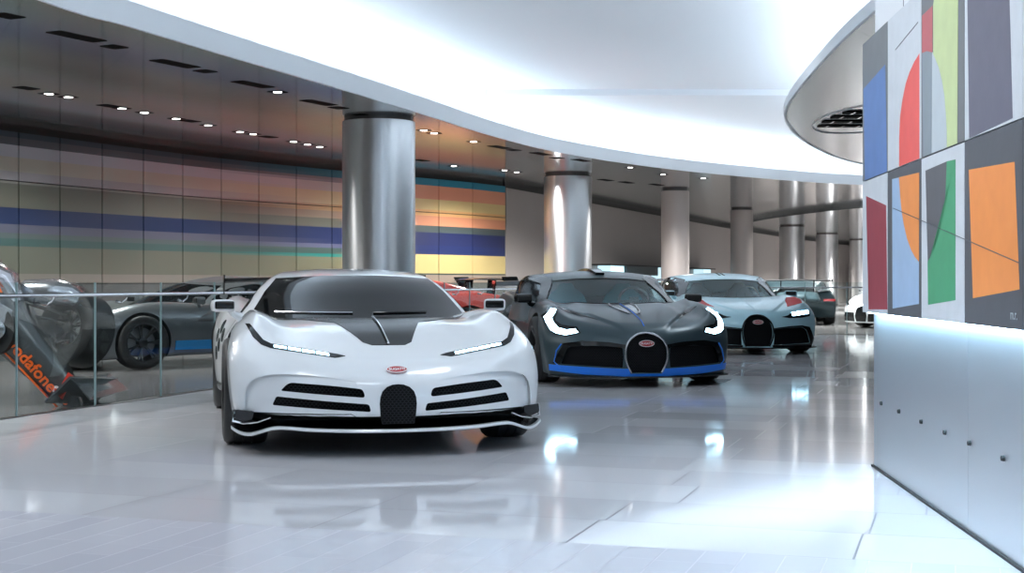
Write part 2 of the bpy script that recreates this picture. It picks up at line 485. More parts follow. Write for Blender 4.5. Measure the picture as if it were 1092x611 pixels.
# ------------------------------------------------------------------ wheels
TIRE = [(-.128,.235),(-.140,.262),(-.143,.295),(-.134,.328),(-.118,.341),(-.082,.345),(-.080,.338),(-.072,.338),(-.070,.345),
        (-.024,.346),(-.022,.339),(-.014,.339),(-.012,.346),(.034,.346),(.036,.339),(.044,.339),(.046,.345),(.082,.345),(.118,.341),(.134,.328),(.143,.295),(.140,.262),(.128,.235)]
def add_wheel(car, x, y, side, rimm, spokes=10, R=.345, wid=1.0, lowdetail=False):
    k = R/.345
    bm = bmesh.new()
    lathe(bm, [(a*wid, r*k) for a, r in TIRE], 56 if not lowdetail else 28, closed=True)
    w = fromb('wheel', bm, M['rubber'], car, smooth=True, angle=40); w.location = (x, y, R)
    bm = bmesh.new(); s = side
    lathe(bm, [(s*.128*wid,.236*k),(s*.120*wid,.246*k),(s*.134*wid,.250*k),(s*.138*wid,.240*k),(s*.130*wid,.228*k),(s*.02,.215*k),(-s*.12*wid,.222*k),(-s*.12*wid,.236*k)], 48, closed=True)
    for i in range(spokes):
        for dv in (-.07, .07):
            a0 = 2*PI*i/spokes; a1 = a0 + dv*1.5
            p = lambda r, a, w_: [Vector((s*w_, r*math.cos(a+e/r), r*math.sin(a+e/r))) for e in (-.011, .011)]
            q = [p(.055*k, a0, .085*wid), p(.14*k, a0+dv*.7, .10*wid), p(.228*k, a1, .128*wid)]
            vs = [[bm.verts.new(v) for v in r] + [bm.verts.new(v - Vector((s*.03,0,0))) for v in r[::-1]] for r in q]
            for A, B in zip(vs, vs[1:]):
                for j in range(4): bm.faces.new((A[j], A[(j+1)%4], B[(j+1)%4], B[j]))
            bm.faces.new(vs[0]); bm.faces.new(vs[-1][::-1])
    lathe(bm, [(s*.04,.07*k),(s*.095*wid,.062*k),(s*.105*wid,.035*k),(s*.105*wid,.001)], 24)
    fromb('rim', bm, rimm, w, smooth=True, angle=30)
    bm = bmesh.new()
    lathe(bm, [(s*.00,.07),(s*.00,.19*k),(s*.03,.19*k),(s*.03,.07)], 32, closed=True)
    fromb('brake_disc', bm, M['disc'], w, smooth=True, angle=30)
    return w

def rotbox(name, m, parent, size, loc, rot=(0,0,0), bev=.02, seg=3):
    bm = bmesh.new(); a, b, c = [q/2 for q in size]
    box(bm, -a, a, -b, b, -c, c); bevel(bm, bev, seg)
    o = fromb(name, bm, m, parent, smooth=True, angle=45)
    o.location = loc; o.rotation_euler = rot
    return o

# ------------------------------------------------------------------ generic car
def place(car, ax, ay, psi):
    car.location = (ax, ay, 0); car.rotation_euler = (0, 0, math.radians(psi)); return car
def lower_form(p, top=.30, zb=.15, back=.03, w=-.03):
    q = dict(p); q['hood'] = [(-1.2, top), (4, top)]; q['fend'] = [(-1.2, top), (4, top)]; q['drop'] = 0; q['extra'] = None; q['recess'] = None
    q['zb'] = [(-1.2, zb), (4, zb)]; q['nose'] = p['nose'] + back; q['k'] = .02; q['zm'] = .3; q['a2'] = 0; q['rake'] = [(0,0),(1,0)]
    q['width'] = [(a, b + w) for a, b in p['width']]
    f = body_form(q); f.inner = ((-.4,-.45,.2),(.4,3.0,.24)); return f

def cutter(form, polys, axis, m, depth, outer=.08, step=.04, lim=None):
    V, Fc, K = join([sheet(form, q, axis, step, outer, -depth, 'axis', lim) for q in polys])
    return meshobj('tmp_cutter', V, Fc, m, smooth=False)

def car_shell(car, p, paint, n=(84,150,30), holes=(), wells=True, cockpit=False, hollow=False, cabpaint=None, windows=None, wellR=.385, yr=2.71, cabn=(80,130,22), extra_cut=()):
    B, C = body_form(p), cabin_form(p)
    V, Fc = B.mesh(n, front=1.25)
    body = meshobj('body', V, Fc, [paint, M['black_matte']], car)
    cs = list(extra_cut)
    for polys, axis, depth in holes: cs.append(cutter(B, polys, axis, M['black_gloss'], depth))
    if wells:
        for y in (0, yr):
            for s in (-1, 1):
                bm = bmesh.new(); lathe(bm, [(s*.60, wellR), (s*1.3, wellR)], 48, c=(0, y, .345))
                cs.append(fromb('tmp_cutter', bm, M['black_matte']))
    if cockpit:
        bm = bmesh.new(); box(bm, -.62, .62, .75, 2.1, .40, 1.3); cs.append(fromb('tmp_cutter', bm, M['black_matte']))
    cut(body, cs)
    body.data.polygons.foreach_set('use_smooth', [True]*len(body.data.polygons)); body.data.set_sharp_from_angle(angle=math.radians(38))
    V, Fc = C.mesh(cabn, front=1.1)
    if hollow:
        V2, F2 = C.mesh(cabn, front=1.1, off=-.03)
        n0 = len(V); V = np.r_[V, V2]; Fc = Fc + [tuple(i + n0 for i in f[::-1]) for f in F2]
    cab = meshobj('roof', V, Fc, [cabpaint or paint, M['black_gloss']], car)
    if hollow:
        cs = []
        for poly, axis, lim in windows: cs.append(cutter(C, [poly], axis, M['black_gloss'], .22 if axis == '-y' else .14, step=.03, lim=lim, outer=.12))
        bm = bmesh.new(); box(bm, -.60, .60, .77, 2.08, .5, .72); cs.append(fromb('tmp_cutter', bm, M['black_gloss']))
        cut(cab, cs)
        cab.data.polygons.foreach_set('use_smooth', [True]*len(cab.data.polygons)); cab.data.set_sharp_from_angle(angle=math.radians(38))
    return B, C, body, cab

def seats(car, m, hr=True):
    for s in (-1, 1):
        bm = bmesh.new()
        prof = [(-.24,.50),(-.25,.80),(-.20,.93),(-.10,1.0),(-.08,1.06),(.08,1.06),(.10,1.0),(.20,.93),(.25,.80),(.24,.50)]
        M4 = Matrix.Translation((s*.34, 1.55, 0)) @ Matrix.Rotation(math.radians(-14), 4, 'X') @ Matrix(((1,0,0,0),(0,0,-1,0),(0,1,0,0),(0,0,0,1)))
        prism(bm, rounded([(a, z - .0) for a, z in prof], .05), -.06, .06, M=Matrix.Translation((0, -.18, 0)) @ M4)
        bevel(bm, .015, 2)
        st = fromb('seat', bm, m, car, smooth=True)
        bm = bmesh.new(); box(bm, s*.34-.24, s*.34+.24, .95, 1.45, .42, .55); bevel(bm, .03, 2)
        fromb('cushion', bm, m, st, smooth=True)
def steering(car, x=.34, y=.98, z=.83):
    bm = bmesh.new()
    ring = [(.175*math.cos(2*PI*i/32), 0, .17*math.sin(2*PI*i/32)) for i in range(32)]
    tube(bm, ring, .016, 8, closed=True)
    box(bm, -.17, .17, -.01, .01, -.02, .02); box(bm, -.05, .05, -.02, .02, -.05, .05)
    o = fromb('steering_wheel', bm, M['seat_dark'], car, smooth=True); o.location = (x, y, z); o.rotation_euler = (math.radians(-22), 0, 0)

def wing(car, z, y, hw, m, chord=.30, plates=True, th=1.0):
    bm = bmesh.new(); prof = [(a, b*th) for a, b in [(-chord/2,0),(-chord*.3,.028),(chord*.1,.030),(chord/2,.012),(chord/2,.004),(chord*.1,-.004),(-chord*.3,-.012)]]
    N = 20; rings = []
    for i in range(N + 1):
        x = -hw + 2*hw*i/N; dy = .10*(x/hw)**2
        rings.append([bm.verts.new((x, y + a + dy, z + b - .015*(x/hw)**2)) for a, b in prof])
    for A, B in zip(rings, rings[1:]):
        for j in range(len(prof)): bm.faces.new((A[j], A[(j+1)%len(prof)], B[(j+1)%len(prof)], B[j]))
    bm.faces.new(rings[0]); bm.faces.new(rings[-1][::-1])
    w = fromb('rear_wing', bm, m, car, smooth=True)
    for s in (-1, 1):
        if plates:
            bm = bmesh.new(); prism(bm, rounded([(-.17,.045),(.14,.05),(.17,-.02),(.06,-.13),(-.04,-.13)], .02), -.006, .006,
                  M=Matrix.Translation((s*hw, y + .10, z)) @ Matrix(((0,0,1,0),(1,0,0,0),(0,1,0,0),(0,0,0,1))))
            fromb('endplate', bm, m, w)
        bm = bmesh.new(); prism(bm, [(-.10,0),(.06,0),(.02,-.30),(-.14,-.30)], -.012, .012,
              M=Matrix.Translation((s*.42, y + .03, z + .005)) @ Matrix(((0,0,1,0),(1,0,0,0),(0,1,0,0),(0,0,0,1))))
        fromb('wing_strut', bm, m, w)
    return w

def mirrors(car, x, y, z, paint, inset, size=(.20,.13,.105), foot=(.84,.85,.80)):
    for s in (-1, 1):
        o = rotbox('mirror', paint, car, size, (s*x, y, z), (0, 0, s*math.radians(-12)), .045, 4)
        q = rotbox('mirror_insert', inset, o, (size[0]*.84, .03, size[2]*.62), (0, -size[1]/2 + .004, .004), (0,0,0), .014, 3)
        bm = bmesh.new()
        tube(bm, [(s*foot[0], foot[1], foot[2]), (s*(foot[0]*.6+x*.4), (foot[1]+y)/2, z-.06), (s*(x-.05), y+.01, z-.025)], [.035,.024,.022], 8)
        fromb('mirror_stalk', bm, paint, car, smooth=True)

def badge(car, B, z, w=.16, tilt=None, out=.008, ydepth=None):
    P, ok = B.project([[0, z]], '-y')
    N = B.normal(P)[0]; y0 = P[0][1] if ydepth is None else ydepth
    ang = math.atan2(N[2], -N[1]) if tilt is None else tilt
    M4 = Matrix.Translation((0, y0 + N[1]*out*0 , z)) @ Matrix.Rotation(PI/2 - ang, 4, 'X')
    bm = bmesh.new(); h = w*.40
    ell = [(w/2*math.cos(2*PI*i/40), h/2*math.sin(2*PI*i/40)) for i in range(40)]
    prism(bm, ell, -.01, .012)
    o = fromb('badge', bm, M['badge_red'], car, smooth=False); o.matrix_local = M4
    bm = bmesh.new(); tube(bm, [(a, b, .011) for a, b in ell], .0035, 6, closed=True)
    fromb('badge_rim', bm, M['badge_white'], o, smooth=True)
    text_obj('badge_lettering', 'BUGATTI', h*.50, M['badge_white'], o, Matrix.Translation((0, 0, .0125)), .001, True, sx=.98)
    return o

SHOE_A = [(-.098,.20),(-.108,.26),(-.112,.32),(-.108,.36),(-.095,.395),(-.068,.421),(-.034,.434),(0,.437)]
SHOE_A = SHOE_A + [(-a, b) for a, b in SHOE_A[-2::-1]]

def shoe(pts):
    h = smoothline([(-a, b) for a, b in pts], 4)
    return h + [(-a, b) for a, b in h[-2::-1]]

# ------------------------------------------------------------------ the white car
def white_car():
    car = thing('sports_car', 'white low supercar with dark windscreen, slim strip headlamps and small horseshoe grille', 'car', group=None)
    p = dict(PA)
    top = curve1([(0,.45),(.2,.465),(.4,.488),(.55,.50),(.75,.492),(.84,.46),(.89,.40),(.95,.3)])
    p['extra'] = lambda ax, y: (.030*sstep(.62, .74, ax)*sstep(.90,.80,ax)*sstep(-.6,-.1,y)*sstep(1.3,.5,y)
                                - .020*sstep(.40,.60,ax)*sstep(.80,.66,ax)*sstep(-.75,-.3,y)*sstep(.9,.3,y))
    up = rounded([(.195,.358,.03),(.213,.410,.02),(.40,.432,.1),(.640,.447,.03),(.688,.396,.015)], .02)
    lo = rounded([(.163,.273,.015),(.175,.319,.015),(.712,.362,.012),(.735,.309,.012)], .015)
    shoeA = [(a, b) for a, b in SHOE_A]
    shoe_hole = [(-.098,.30),(.098,.30)]
    holes = [([up, mirrored(up), lo, mirrored(lo)], '-y', .14), ([[(a, max(b, .262)) for a, b in SHOE_A[1:-1]]], '-y', .10)]
    rec = rounded([(.25,.20,.0),(.25,.452,.0),(.40,.478,.2),(.58,.497,.2),(.765,.492,.10),(.862,.455,.06),(.893,.38,.1),(.893,.20,.0)], .05, 6)
    def taper(parts):
        V, Fc, K = parts; n = len(V)//2
        V = V.copy(); V[n:, 1] += .003 + .036*sstep(.30, .86, np.abs(V[n:, 0])); return V, Fc, K
    BR = body_form(p)
    rcut = join([taper(sheet(BR, q, '-y', .025, .10, 0, 'axis')) for q in (rec, mirrored(rec))])
    rc = meshobj('tmp_cutter', rcut[0], rcut[1], M['white_paint'], smooth=False)
    B, C, body, cab = car_shell(car, p, M['white_paint'], n=(110,190,40), holes=holes, extra_cut=[rc])
    for nm, q in (('upper_grille', up), ('upper_grille', mirrored(up)), ('lower_grille', lo), ('lower_grille', mirrored(lo))):
        on_form(nm, B, [q], '-y', M['mesh_black'], car, .03, -.058, -.066, 'axis')
    # horseshoe grille, bulging, reaching down to the splitter
    o = on_form('horseshoe_grille', lower_form(p, .5, .17, .0, 0), [SHOE_A], '-y', M['mesh_black'], car, .02, .006, -.02, 'axis')
    L = lower_form(p, .262, .150, .045, -.04)
    V, Fc = L.mesh((60,60,6)); meshobj('lower_valance', V, Fc, M['black_gloss'], car, angle=40)
    # splitter blade with white edge
    SP = smoothline([(0,.160),(.25,.162),(.5,.168),(.66,.176),(.74,.170),(.86,.130),(.93,.138),(.975,.165)], 4)
    edge = []
    for a, z in [(-a, b) for a, b in SP[::-1]] + SP[1:]:
        edge.append(Vector((a, p['nose'] - .035 + .42*abs(a)**2.6, z)))
    bm = bmesh.new(); rr = []
    for v in edge:
        rr.append([bm.verts.new(v + Vector((0,0,.009))), bm.verts.new(v + Vector((0,-.004,-.001))), bm.verts.new(v + Vector((0,0,-.009))), bm.verts.new(v + Vector((0,.05,-.009))), bm.verts.new(v + Vector((0,.05,.009)))])
    for A, D in zip(rr, rr[1:]):
        for j in range(5): bm.faces.new((A[j], A[(j+1)%5], D[(j+1)%5], D[j]))
    bm.faces.new(rr[0]); bm.faces.new(rr[-1][::-1])
    sp = fromb('splitter_edge', bm, M['white_paint'], car, smooth=True)
    bm = bmesh.new(); rr = []
    for v in edge:
        w = Vector((v.x*.97, -.42, .155))
        rr.append([bm.verts.new(v + Vector((0,.045,.006))), bm.verts.new(v + Vector((0,.045,-.008))), bm.verts.new(w + Vector((0,0,-.012))), bm.verts.new(w + Vector((0,0,.02)))])
    for A, D in zip(rr, rr[1:]):
        for j in range(4): bm.faces.new((A[j], A[(j+1)%4], D[(j+1)%4], D[j]))
    bm.faces.new(rr[0]); bm.faces.new(rr[-1][::-1])
    fromb('splitter', bm, M['black_gloss'], car, smooth=True)
    for s in (-1, 1):                               # corner winglets below the bumper
        bm = bmesh.new()
        prism(bm, rounded([(.84,.268),(.95,.278),(.955,.225),(.90,.205),(.85,.222)], .012), 0, .012, M=Matrix(((s,0,0,0),(0,0,1,p['nose']+.235),(0,1,0,0),(0,0,0,1))))
        for v in bm.verts: v.co.y += .35*(max(0, abs(v.co.x) - .74))
        fromb('corner_intake', bm, M['rim_silver'] if False else M['carbon'], car)
        bm = bmesh.new()
        tube(bm, [(s*.955, -.62, .275), (s*.962, -.62, .205), (s*.90, -.66, .190), (s*.82, -.73, .205), (s*.745,-.77,.235)], [.010,.010,.007,.005,.004], 8)
        fromb('canard', bm, M['chrome'], car, smooth=True)
        # headlamp
        H = [(.872,.785),(.835,.708),(.79,.665),(.735,.645),(.36,.590),(.295,.598),(.34,.608),(.73,.670),(.775,.692),(.805,.730),(.845,.785)]
        hp = [(s*a, b) for a, b in H]
        lamp = on_form('headlamp', B, [hp], '-y', M['black_glass'], car, .02, .004, -.01)
        tube_pts = []
        for k in range(4):
            a0, a1 = .715 - k*.083, .715 - k*.083 - .074
            f = lambda a: .608 + (a - .36)*(.058/.37)
            seg = [(s*a0, f(a0) - .003), (s*a1, f(a1) - .003), (s*a1, f(a1) - .0135), (s*a0, f(a0) - .0145)]
            on_form('led_strip', B, [seg], '-y', M['led'], lamp, .02, .007, .002)
    on_form('bonnet_vent', B, [[(-.105,-.56),(.105,-.56),(.155,-.50),(.285,.0),(.42,.06),(.57,.24),(.68,.46),(.40,.50),(0,.40),(-.40,.50),(-.68,.46),(-.57,.24),(-.42,.06),(-.285,.0),(-.155,-.50)]], 'z', M['bonnet_black'], car, .03, .003, -.004)
    bm = bmesh.new(); tube(bm, [tuple(B.project([[0.0, y]], 'z')[0][0] + np.array([0,0,.012])) for y in np.linspace(-.55,.22,12)], .008, 6)
    fromb('bonnet_spine', bm, M['chrome'], car, smooth=True)
    wp = [(-.80,.76),(-.76,.84),(-.665,.98),(-.575,1.075),(-.3,1.090),(0,1.096),(.3,1.090),(.575,1.075),(.665,.98),(.76,.84),(.80,.76),(0,.70)]
    on_form('windscreen', C, [wp], '-y', M['black_glass'], car, .025, .007, -.004, lim=(-.5, 1.9))
    for s, a in ((-1,'-x'), (1,'+x')):
        on_form('side_window', C, [rounded([(1.15,.80),(1.20,.90),(1.50,1.055),(1.75,1.085),(2.1,1.07),(2.35,.95),(2.45,.80)], .04)], a, M['black_glass'], car, .05, .003, -.004)
        for cy_, cz_ in ((1.80,.64),(1.93,.70),(1.93,.56),(2.06,.63),(2.06,.49)):
            on_form('air_intake', B, [[(cy_ + .055*math.cos(2*PI*i/16), cz_ + .055*math.sin(2*PI*i/16)) for i in range(16)]], a, M['black_gloss'], car, .05, .003, -.004)
        on_form('side_skirt', B, [[(.45,.20),(.45,.26),(2.2,.26),(2.2,.20)]], a, M['black_gloss'], car, .05, .012, -.004)
        on_form('fender_vent', B, [[(.52,.735),(.58,.79),(.78,.80),(.62,.76)]], a, M['black_gloss'], car, .03, .003, -.004)
        wip = C.project([[s*.25 - .12, .83]], '-y', (-.5, 1.9))[0][0]
    # wipers
    for xs in ((-.62, -.12), (.02, .42)):
        P = C.project([[x, .835 + .0*abs(x)] for x in np.linspace(xs[0], xs[1], 8)], '-y', (-.5, 1.9))[0]
        bm = bmesh.new(); tube(bm, [tuple(q + np.array([0,-.02,.006])) for q in P], .008, 6)
        fromb('wiper', bm, M['rim_silver'] if xs[0] < -.3 else M['black_gloss'], car, smooth=True)
    mirrors(car, .985, .80, .885, M['white_paint'], M['black_gloss'], size=(.16,.11,.088), foot=(.86,.86,.80))
    wing(car, 1.07, 3.42, .90, M['black_gloss'])
    for y in (0, 2.71):
        for s in (-1, 1): add_wheel(car, s*.865, y, s, M['rim_dark'], 9)
    badge(car, B, .517, .125)
    rotbox('underbody', M['black_matte'], car, (1.3, 3.4, .05), (0, 1.4, .165), bev=.01)
    place(car, -.905, 9.4, 13.2)
    return car

# ------------------------------------------------------------------ the grey car and the pale blue car share a platform
def big_car(kind):
    b = kind == 'grey'
    if b:
        car = thing('sports_car', 'dark satin grey supercar with blue front lip and bracket-shaped lit headlamps', 'car')
        p, paint = dict(PB), M['grey_satin']
    else:
        car = thing('sports_car', 'pale blue supercar with red fender tops and rows of four square headlamps', 'car')
        p, paint = dict(PC), M['pale_blue']
    cr = curve1([(-1.0,.10),(-.9,.20),(-.55,.42),(-.1,.64),(.3,.76),(.6,.85)])
    hgt = .026 if b else .018
    p['extra'] = lambda ax, y: (hgt*sstep(.035, -.02, ax - cr(y))*sstep(.7,.4,y)*sstep(-1.05,-.85,y) - hgt*.4
                + (-.035 if b else -.012)*sstep(.44,.58,ax)*sstep(.80,.66,ax)*sstep(-.70,-.3,y)*sstep(.8,.2,y)
                + .006*sstep(.02,.0,ax)*sstep(.5,.3,y))
    p['zb'] = [(-1.1,.098),(-.5,.11),(-.3,.12),(0,.15),(3.7,.2)]
    if b:
        sh = shoe([(.155,.150),(.195,.225),(.214,.30),(.214,.38),(.195,.435),(.155,.487),(.08,.532),(0,.545)])
        op = rounded([(.245,.200,.01),(.235,.300,.02),(.245,.397,.015),(.50,.418,.1),(.755,.402,.03),(.825,.232,.02)], .01)
        fr = [(.20,.425),(.38,.453),(.63,.463),(.80,.437),(.895,.235),(.83,.228),(.755,.402),(.50,.418),(.245,.397),(.22,.38)]
    else:
        sh = shoe([(.170,.125),(.205,.20),(.226,.28),(.226,.38),(.205,.45),(.165,.508),(.09,.562),(0,.576)])
        op = rounded([(.235,.145,.01),(.245,.30,.02),(.235,.372,.01),(.52,.395,.1),(.70,.395,.02),(.77,.350,.03),(.84,.165,.02)], .01)
        fr = [(.22,.385),(.50,.415),(.69,.422),(.835,.396),(.925,.225),(.880,.110),(.22,.115),(.22,.143),(.84,.160),(.85,.175),(.775,.352),(.70,.398),(.52,.398),(.22,.372)]
    holes = [([op, mirrored(op)], '-y', .10), ([[(a*.93, b_ if b_ > .2 else b_ ) for a, b_ in sh]], '-y', .10)]
    wz = [(-.775,.74),(-.735,.86),(-.665,.98),(-.585,1.065),(-.3,1.092),(0,1.100),(.3,1.092),(.585,1.065),(.665,.98),(.735,.86),(.775,.74),(0,.68)]
    sw = rounded([(1.02,.83),(1.10,.91),(1.35,1.03),(1.65,1.085),(1.95,1.07),(2.15,.97),(2.15,.83)], .05)
    B, C, body, cab = car_shell(car, p, paint, n=(100,170,34), holes=holes, cockpit=True, hollow=True,
        windows=[(wz, '-y', (-.5, 1.9)), (sw, '+x', None), (sw, '-x', None)])
    for s in (-1, 1):
        q = [(s*x, y) for x, y in op]
        on_form('side_grille', B, [q], '-y', M['mesh_fine'], car, .035, -.045, -.055, 'axis')
        on_form('grille_frame', B, [[(s*x, y) for x, y in fr]], '-y', M['black_gloss'], car, .03, .006, -.01)
    on_form('horseshoe_grille', B, [[(a*.93, z) for a, z in sh]], '-y', M['mesh_fine'], car, .03, -.03, -.04, 'axis')
    # horseshoe rim
    P = B.project(resample(sh, .02, closed=False), '-y')[0]
    bm = bmesh.new(); tube(bm, [tuple(q + np.array([0,-.006,0])) for q in P], .011, 8)
    fromb('horseshoe_rim', bm, M['rim_silver'] if b else M['black_gloss'], car, smooth=True)
    # dashboard over the body top, windows
    on_form('dashboard', B, [[(-.70,.62),(-.60,.50),(-.4,.36),(0,.27),(.4,.36),(.60,.50),(.70,.62),(.72,.95),(.64,.98),(-.64,.98),(-.72,.95)]], 'z', M['seat_dark'], car, .05, .008, -.004)
    on_form('windscreen', C, [wz], '-y', M['windscreen'], car, .04, -.004, -.009, lim=(-.5, 1.9))
    bnd = [(x, z) for x, z in wz if z > .8]
    for s in (-1, 1):
        on_form('pillar_trim', C, [[(s*x, z) for x, z in ((.70,.78),(.685,.86),(.615,.98),(.56,1.045),(.585,1.068),(.665,.985),(.737,.865),(.755,.79))]], '-y', M['black_gloss'], car, .03, .003, -.02, lim=(-.5,1.9))
    for a in ('-x', '+x'):
        on_form('side_window', C, [sw], a, M['side_glass'], car, .06, -.006, -.010)
        ring = rounded([(.86,.80),(.92,.87),(1.12,.99),(1.40,1.095),(1.70,1.135),(2.02,1.11),(2.30,1.0),(2.45,.80),(2.15,.83),(2.15,.97),(1.95,1.07),(1.65,1.085),(1.35,1.03),(1.10,.91),(1.02,.83)], .01)
        on_form('window_surround', C, [ring], a, M['black_gloss'], car, .04, .004, -.004)
        on_form('side_skirt', B, [[(.45,.18),(.45,.24),(2.2,.24),(2.2,.18)]], a, M['blue_accent'] if b else M['black_gloss'], car, .05, .012, -.004)
        on_form('side_intake', B, [rounded([(1.35,.66),(1.95,.80),(2.20,.66),(2.10,.36),(1.6,.30),(1.9,.5)], .04)], a, M['black_gloss'], car, .05, .003, -.004)
    seats(car, M['seat_blue'] if b else M['seat_dark']); steering(car)
    mirrors(car, .975, .78, .872, M['black_gloss'] if b else M['pale_blue'], M['black_matte'], (.19,.12,.10), (.84,.86,.80))
    for y in (0, 2.71):
        for s in (-1, 1): add_wheel(car, s*.865, y, s, M['rim_dark'] if b else M['rim_silver'], 5 if b else 8)
    rotbox('underbody', M['black_matte'], car, (1.3, 3.4, .05), (0, 1.4, .16), bev=.01)
    badge(car, B, .438 if b else .475, .15, out=.02, ydepth=p['nose'] + .012, tilt=0.08)
    if b:
        blu = [(0,.137),(.165,.137),(.175,.190),(.235,.188),(.82,.214),(.925,.222),(.918,.160),(.60,.128),(.13,.112),(0,.112)]
        on_form('front_lip', B, [blu[:-1] + [(-x, z) for x, z in blu[-2:0:-1]] ], '-y', M['blue_accent'], car, .03, .006, -.008)
        for s in (-1, 1):
            H = [(.800,.768),(.842,.778),(.932,.690),(.932,.640),(.905,.565),(.86,.535),(.775,.517),(.655,.545),(.680,.580),(.760,.568),(.835,.590),(.868,.650),(.870,.690)]
            lamp = on_form('headlamp', B, [[(s*x, z) for x, z in [(.77,.775),(.855,.785),(.948,.700),(.945,.63),(.912,.548),(.86,.52),(.775,.503),(.635,.54),(.66,.60),(.80,.62),(.845,.66),(.835,.70)]]], '-y', M['black_glass'], car, .025, .003, -.01)
            on_form('light_strip', B, [[(s*x, z) for x, z in H]], '-y', M['led'], lamp, .02, .008, .001)
            on_form('bonnet_slot', B, [[(s*x, z) for x, z in [(.755,.795),(.68,.778),(.58,.738),(.42,.668),(.56,.705),(.66,.735)]]], '-y', M['black_gloss'], car, .03, .003, -.006)
            on_form('bonnet_duct', B, [[(s*.022,.20),(s*.115,.22),(s*.135,.10),(s*.085,-.30),(s*.045,-.42),(s*.022,-.42)]], 'z', M['black_gloss'], car, .03, .004, -.004)
            P = B.project([[s*.120,.22],[s*.142,.10],[s*.095,-.28],[s*.055,-.43]], 'z')[0]
            bm = bmesh.new(); tube(bm, [tuple(q + np.array([0,0,.006])) for q in P], .012, 6)
            fromb('duct_trim', bm, M['rim_silver'], car, smooth=True)
            P = B.project([[s*.83,.19],[s*.885,.25],[s*.865,.36],[s*.82,.43]], '-y')[0]
            bm = bmesh.new(); tube(bm, [tuple(q + np.array([0,-.006,0])) for q in P], .007, 6)
            fromb('corner_blade', bm, M['blue_accent'], car, smooth=True)
        bm = bmesh.new(); tube(bm, [tuple(B.project([[0.0, y]], 'z')[0][0] + np.array([0,0,.003])) for y in np.linspace(-.86,.22,14)], .006, 6)
        fromb('bonnet_spine', bm, M['blue_accent'], car, smooth=True)
        bm = bmesh.new(); rr = []
        ed = [Vector((x, p['nose'] - .03 + .42*abs(x)**2.6, .105)) for x in np.linspace(-.94,.94,41)]
        for v in ed:
            w = Vector((v.x*.97, -.40, .11)); rr.append([bm.verts.new(v+Vector((0,0,.008))), bm.verts.new(v-Vector((0,0,.008))), bm.verts.new(w-Vector((0,0,.012))), bm.verts.new(w+Vector((0,0,.012)))])
        for A, D in zip(rr, rr[1:]):
            for j in range(4): bm.faces.new((A[j], A[(j+1)%4], D[(j+1)%4], D[j]))
        bm.faces.new(rr[0]); bm.faces.new(rr[-1][::-1])
        fromb('splitter', bm, M['carbon'], car, smooth=True)
        on_form('roof_fin', C, [[(-.05,1.25),(.05,1.25),(.07,1.6),(.05,3.2),(-.05,3.2),(-.07,1.6)]], 'z', M['black_gloss'], car, .05, .03, -.01)
        wing(car, 1.02, 3.45, .92, M['carbon'], .34, th=1.9)
    else:
        for s in (-1, 1):
            red = [(s*x, z) for x, z in [(.545,.688),(.60,.735),(.625,.78),(.70,.82),(.80,.828),(.855,.80),(.81,.748),(.68,.715)]]
            on_form('fender_panel', B, [red], '-y', M['red_paint'], car, .025, .003, -.006, lim=(-1.2,.8))
            sock = [(.37,.548),(.47,.568),(.53,.598),(.70,.625),(.86,.637),(.875,.600),(.86,.555),(.70,.532),(.50,.527)]
            lamp = on_form('headlamp', B, [[(s*x, z) for x, z in sock]], '-y', M['black_glass'], car, .025, .003, -.01)
            for k in range(4):
                x0 = .545 + k*.080; z0 = .583 + k*.0075
                on_form('led_square', B, [rounded([(s*x0, z0+.027),(s*(x0+.066), z0+.033),(s*(x0+.066), z0-.020),(s*x0, z0-.024)], .012)], '-y', M['led'], lamp, .02, .008, .001)
            P = B.project([[s*cr(y), y] for y in np.linspace(-.86,.25,14)], 'z')[0]
            on_form('roof_stripe', C, [[(s*.02,1.3),(s*.05,1.3),(s*.05,3.1),(s*.02,3.1)]], 'z', M['black_gloss'], car, .05, .004, -.004)
        bm = bmesh.new(); rr = []
        ed = [Vector((x, p['nose'] - .04 + .42*abs(x)**2.6, .100)) for x in np.linspace(-.96,.96,41)]
        for v in ed:
            w = Vector((v.x*.97, -.40, .11)); rr.append([bm.verts.new(v+Vector((0,0,.008))), bm.verts.new(v-Vector((0,0,.008))), bm.verts.new(w-Vector((0,0,.012))), bm.verts.new(w+Vector((0,0,.012)))])
        for A, D in zip(rr, rr[1:]):
            for j in range(4): bm.faces.new((A[j], A[(j+1)%4], D[(j+1)%4], D[j]))
        bm.faces.new(rr[0]); bm.faces.new(rr[-1][::-1])
        fromb('splitter', bm, M['black_gloss'], car, smooth=True)
        wing(car, 1.09, 3.45, .86, M['carbon'], .34)
    if b: place(car, 1.20, 15.0, 8.5)
    else: place(car, 3.47, 21.25, 4.5)
    return car

# ------------------------------------------------------------------ room
ZC = 3.30                      # metal soffit height
ZT = 4.30                      # white ceiling height
def nodes(m): return m.node_tree, m.node_tree.nodes['Principled BSDF'], m.node_tree.nodes.new, m.node_tree.links.new
def mth(nt, op, a, b=None, c=None, clamp=False):
    n = nt.nodes.new('ShaderNodeMath'); n.operation = op; n.use_clamp = clamp
    for i, q in enumerate((a, b, c)):
        if q is None: continue
        if isinstance(q, (int, float)): n.inputs[i].default_value = q
        else: nt.links.new(q, n.inputs[i])
    return n.outputs[0]
def mixc(nt, f, a, b):
    n = nt.nodes.new('ShaderNodeMix'); n.data_type = 'RGBA'
    for i, q in ((0, f), (6, a), (7, b)):
        if isinstance(q, tuple): n.inputs[i].default_value = (*q, 1)
        elif isinstance(q, (int, float)): n.inputs[i].default_value = q
        else: nt.links.new(q, n.inputs[i])
    return n.outputs[2]
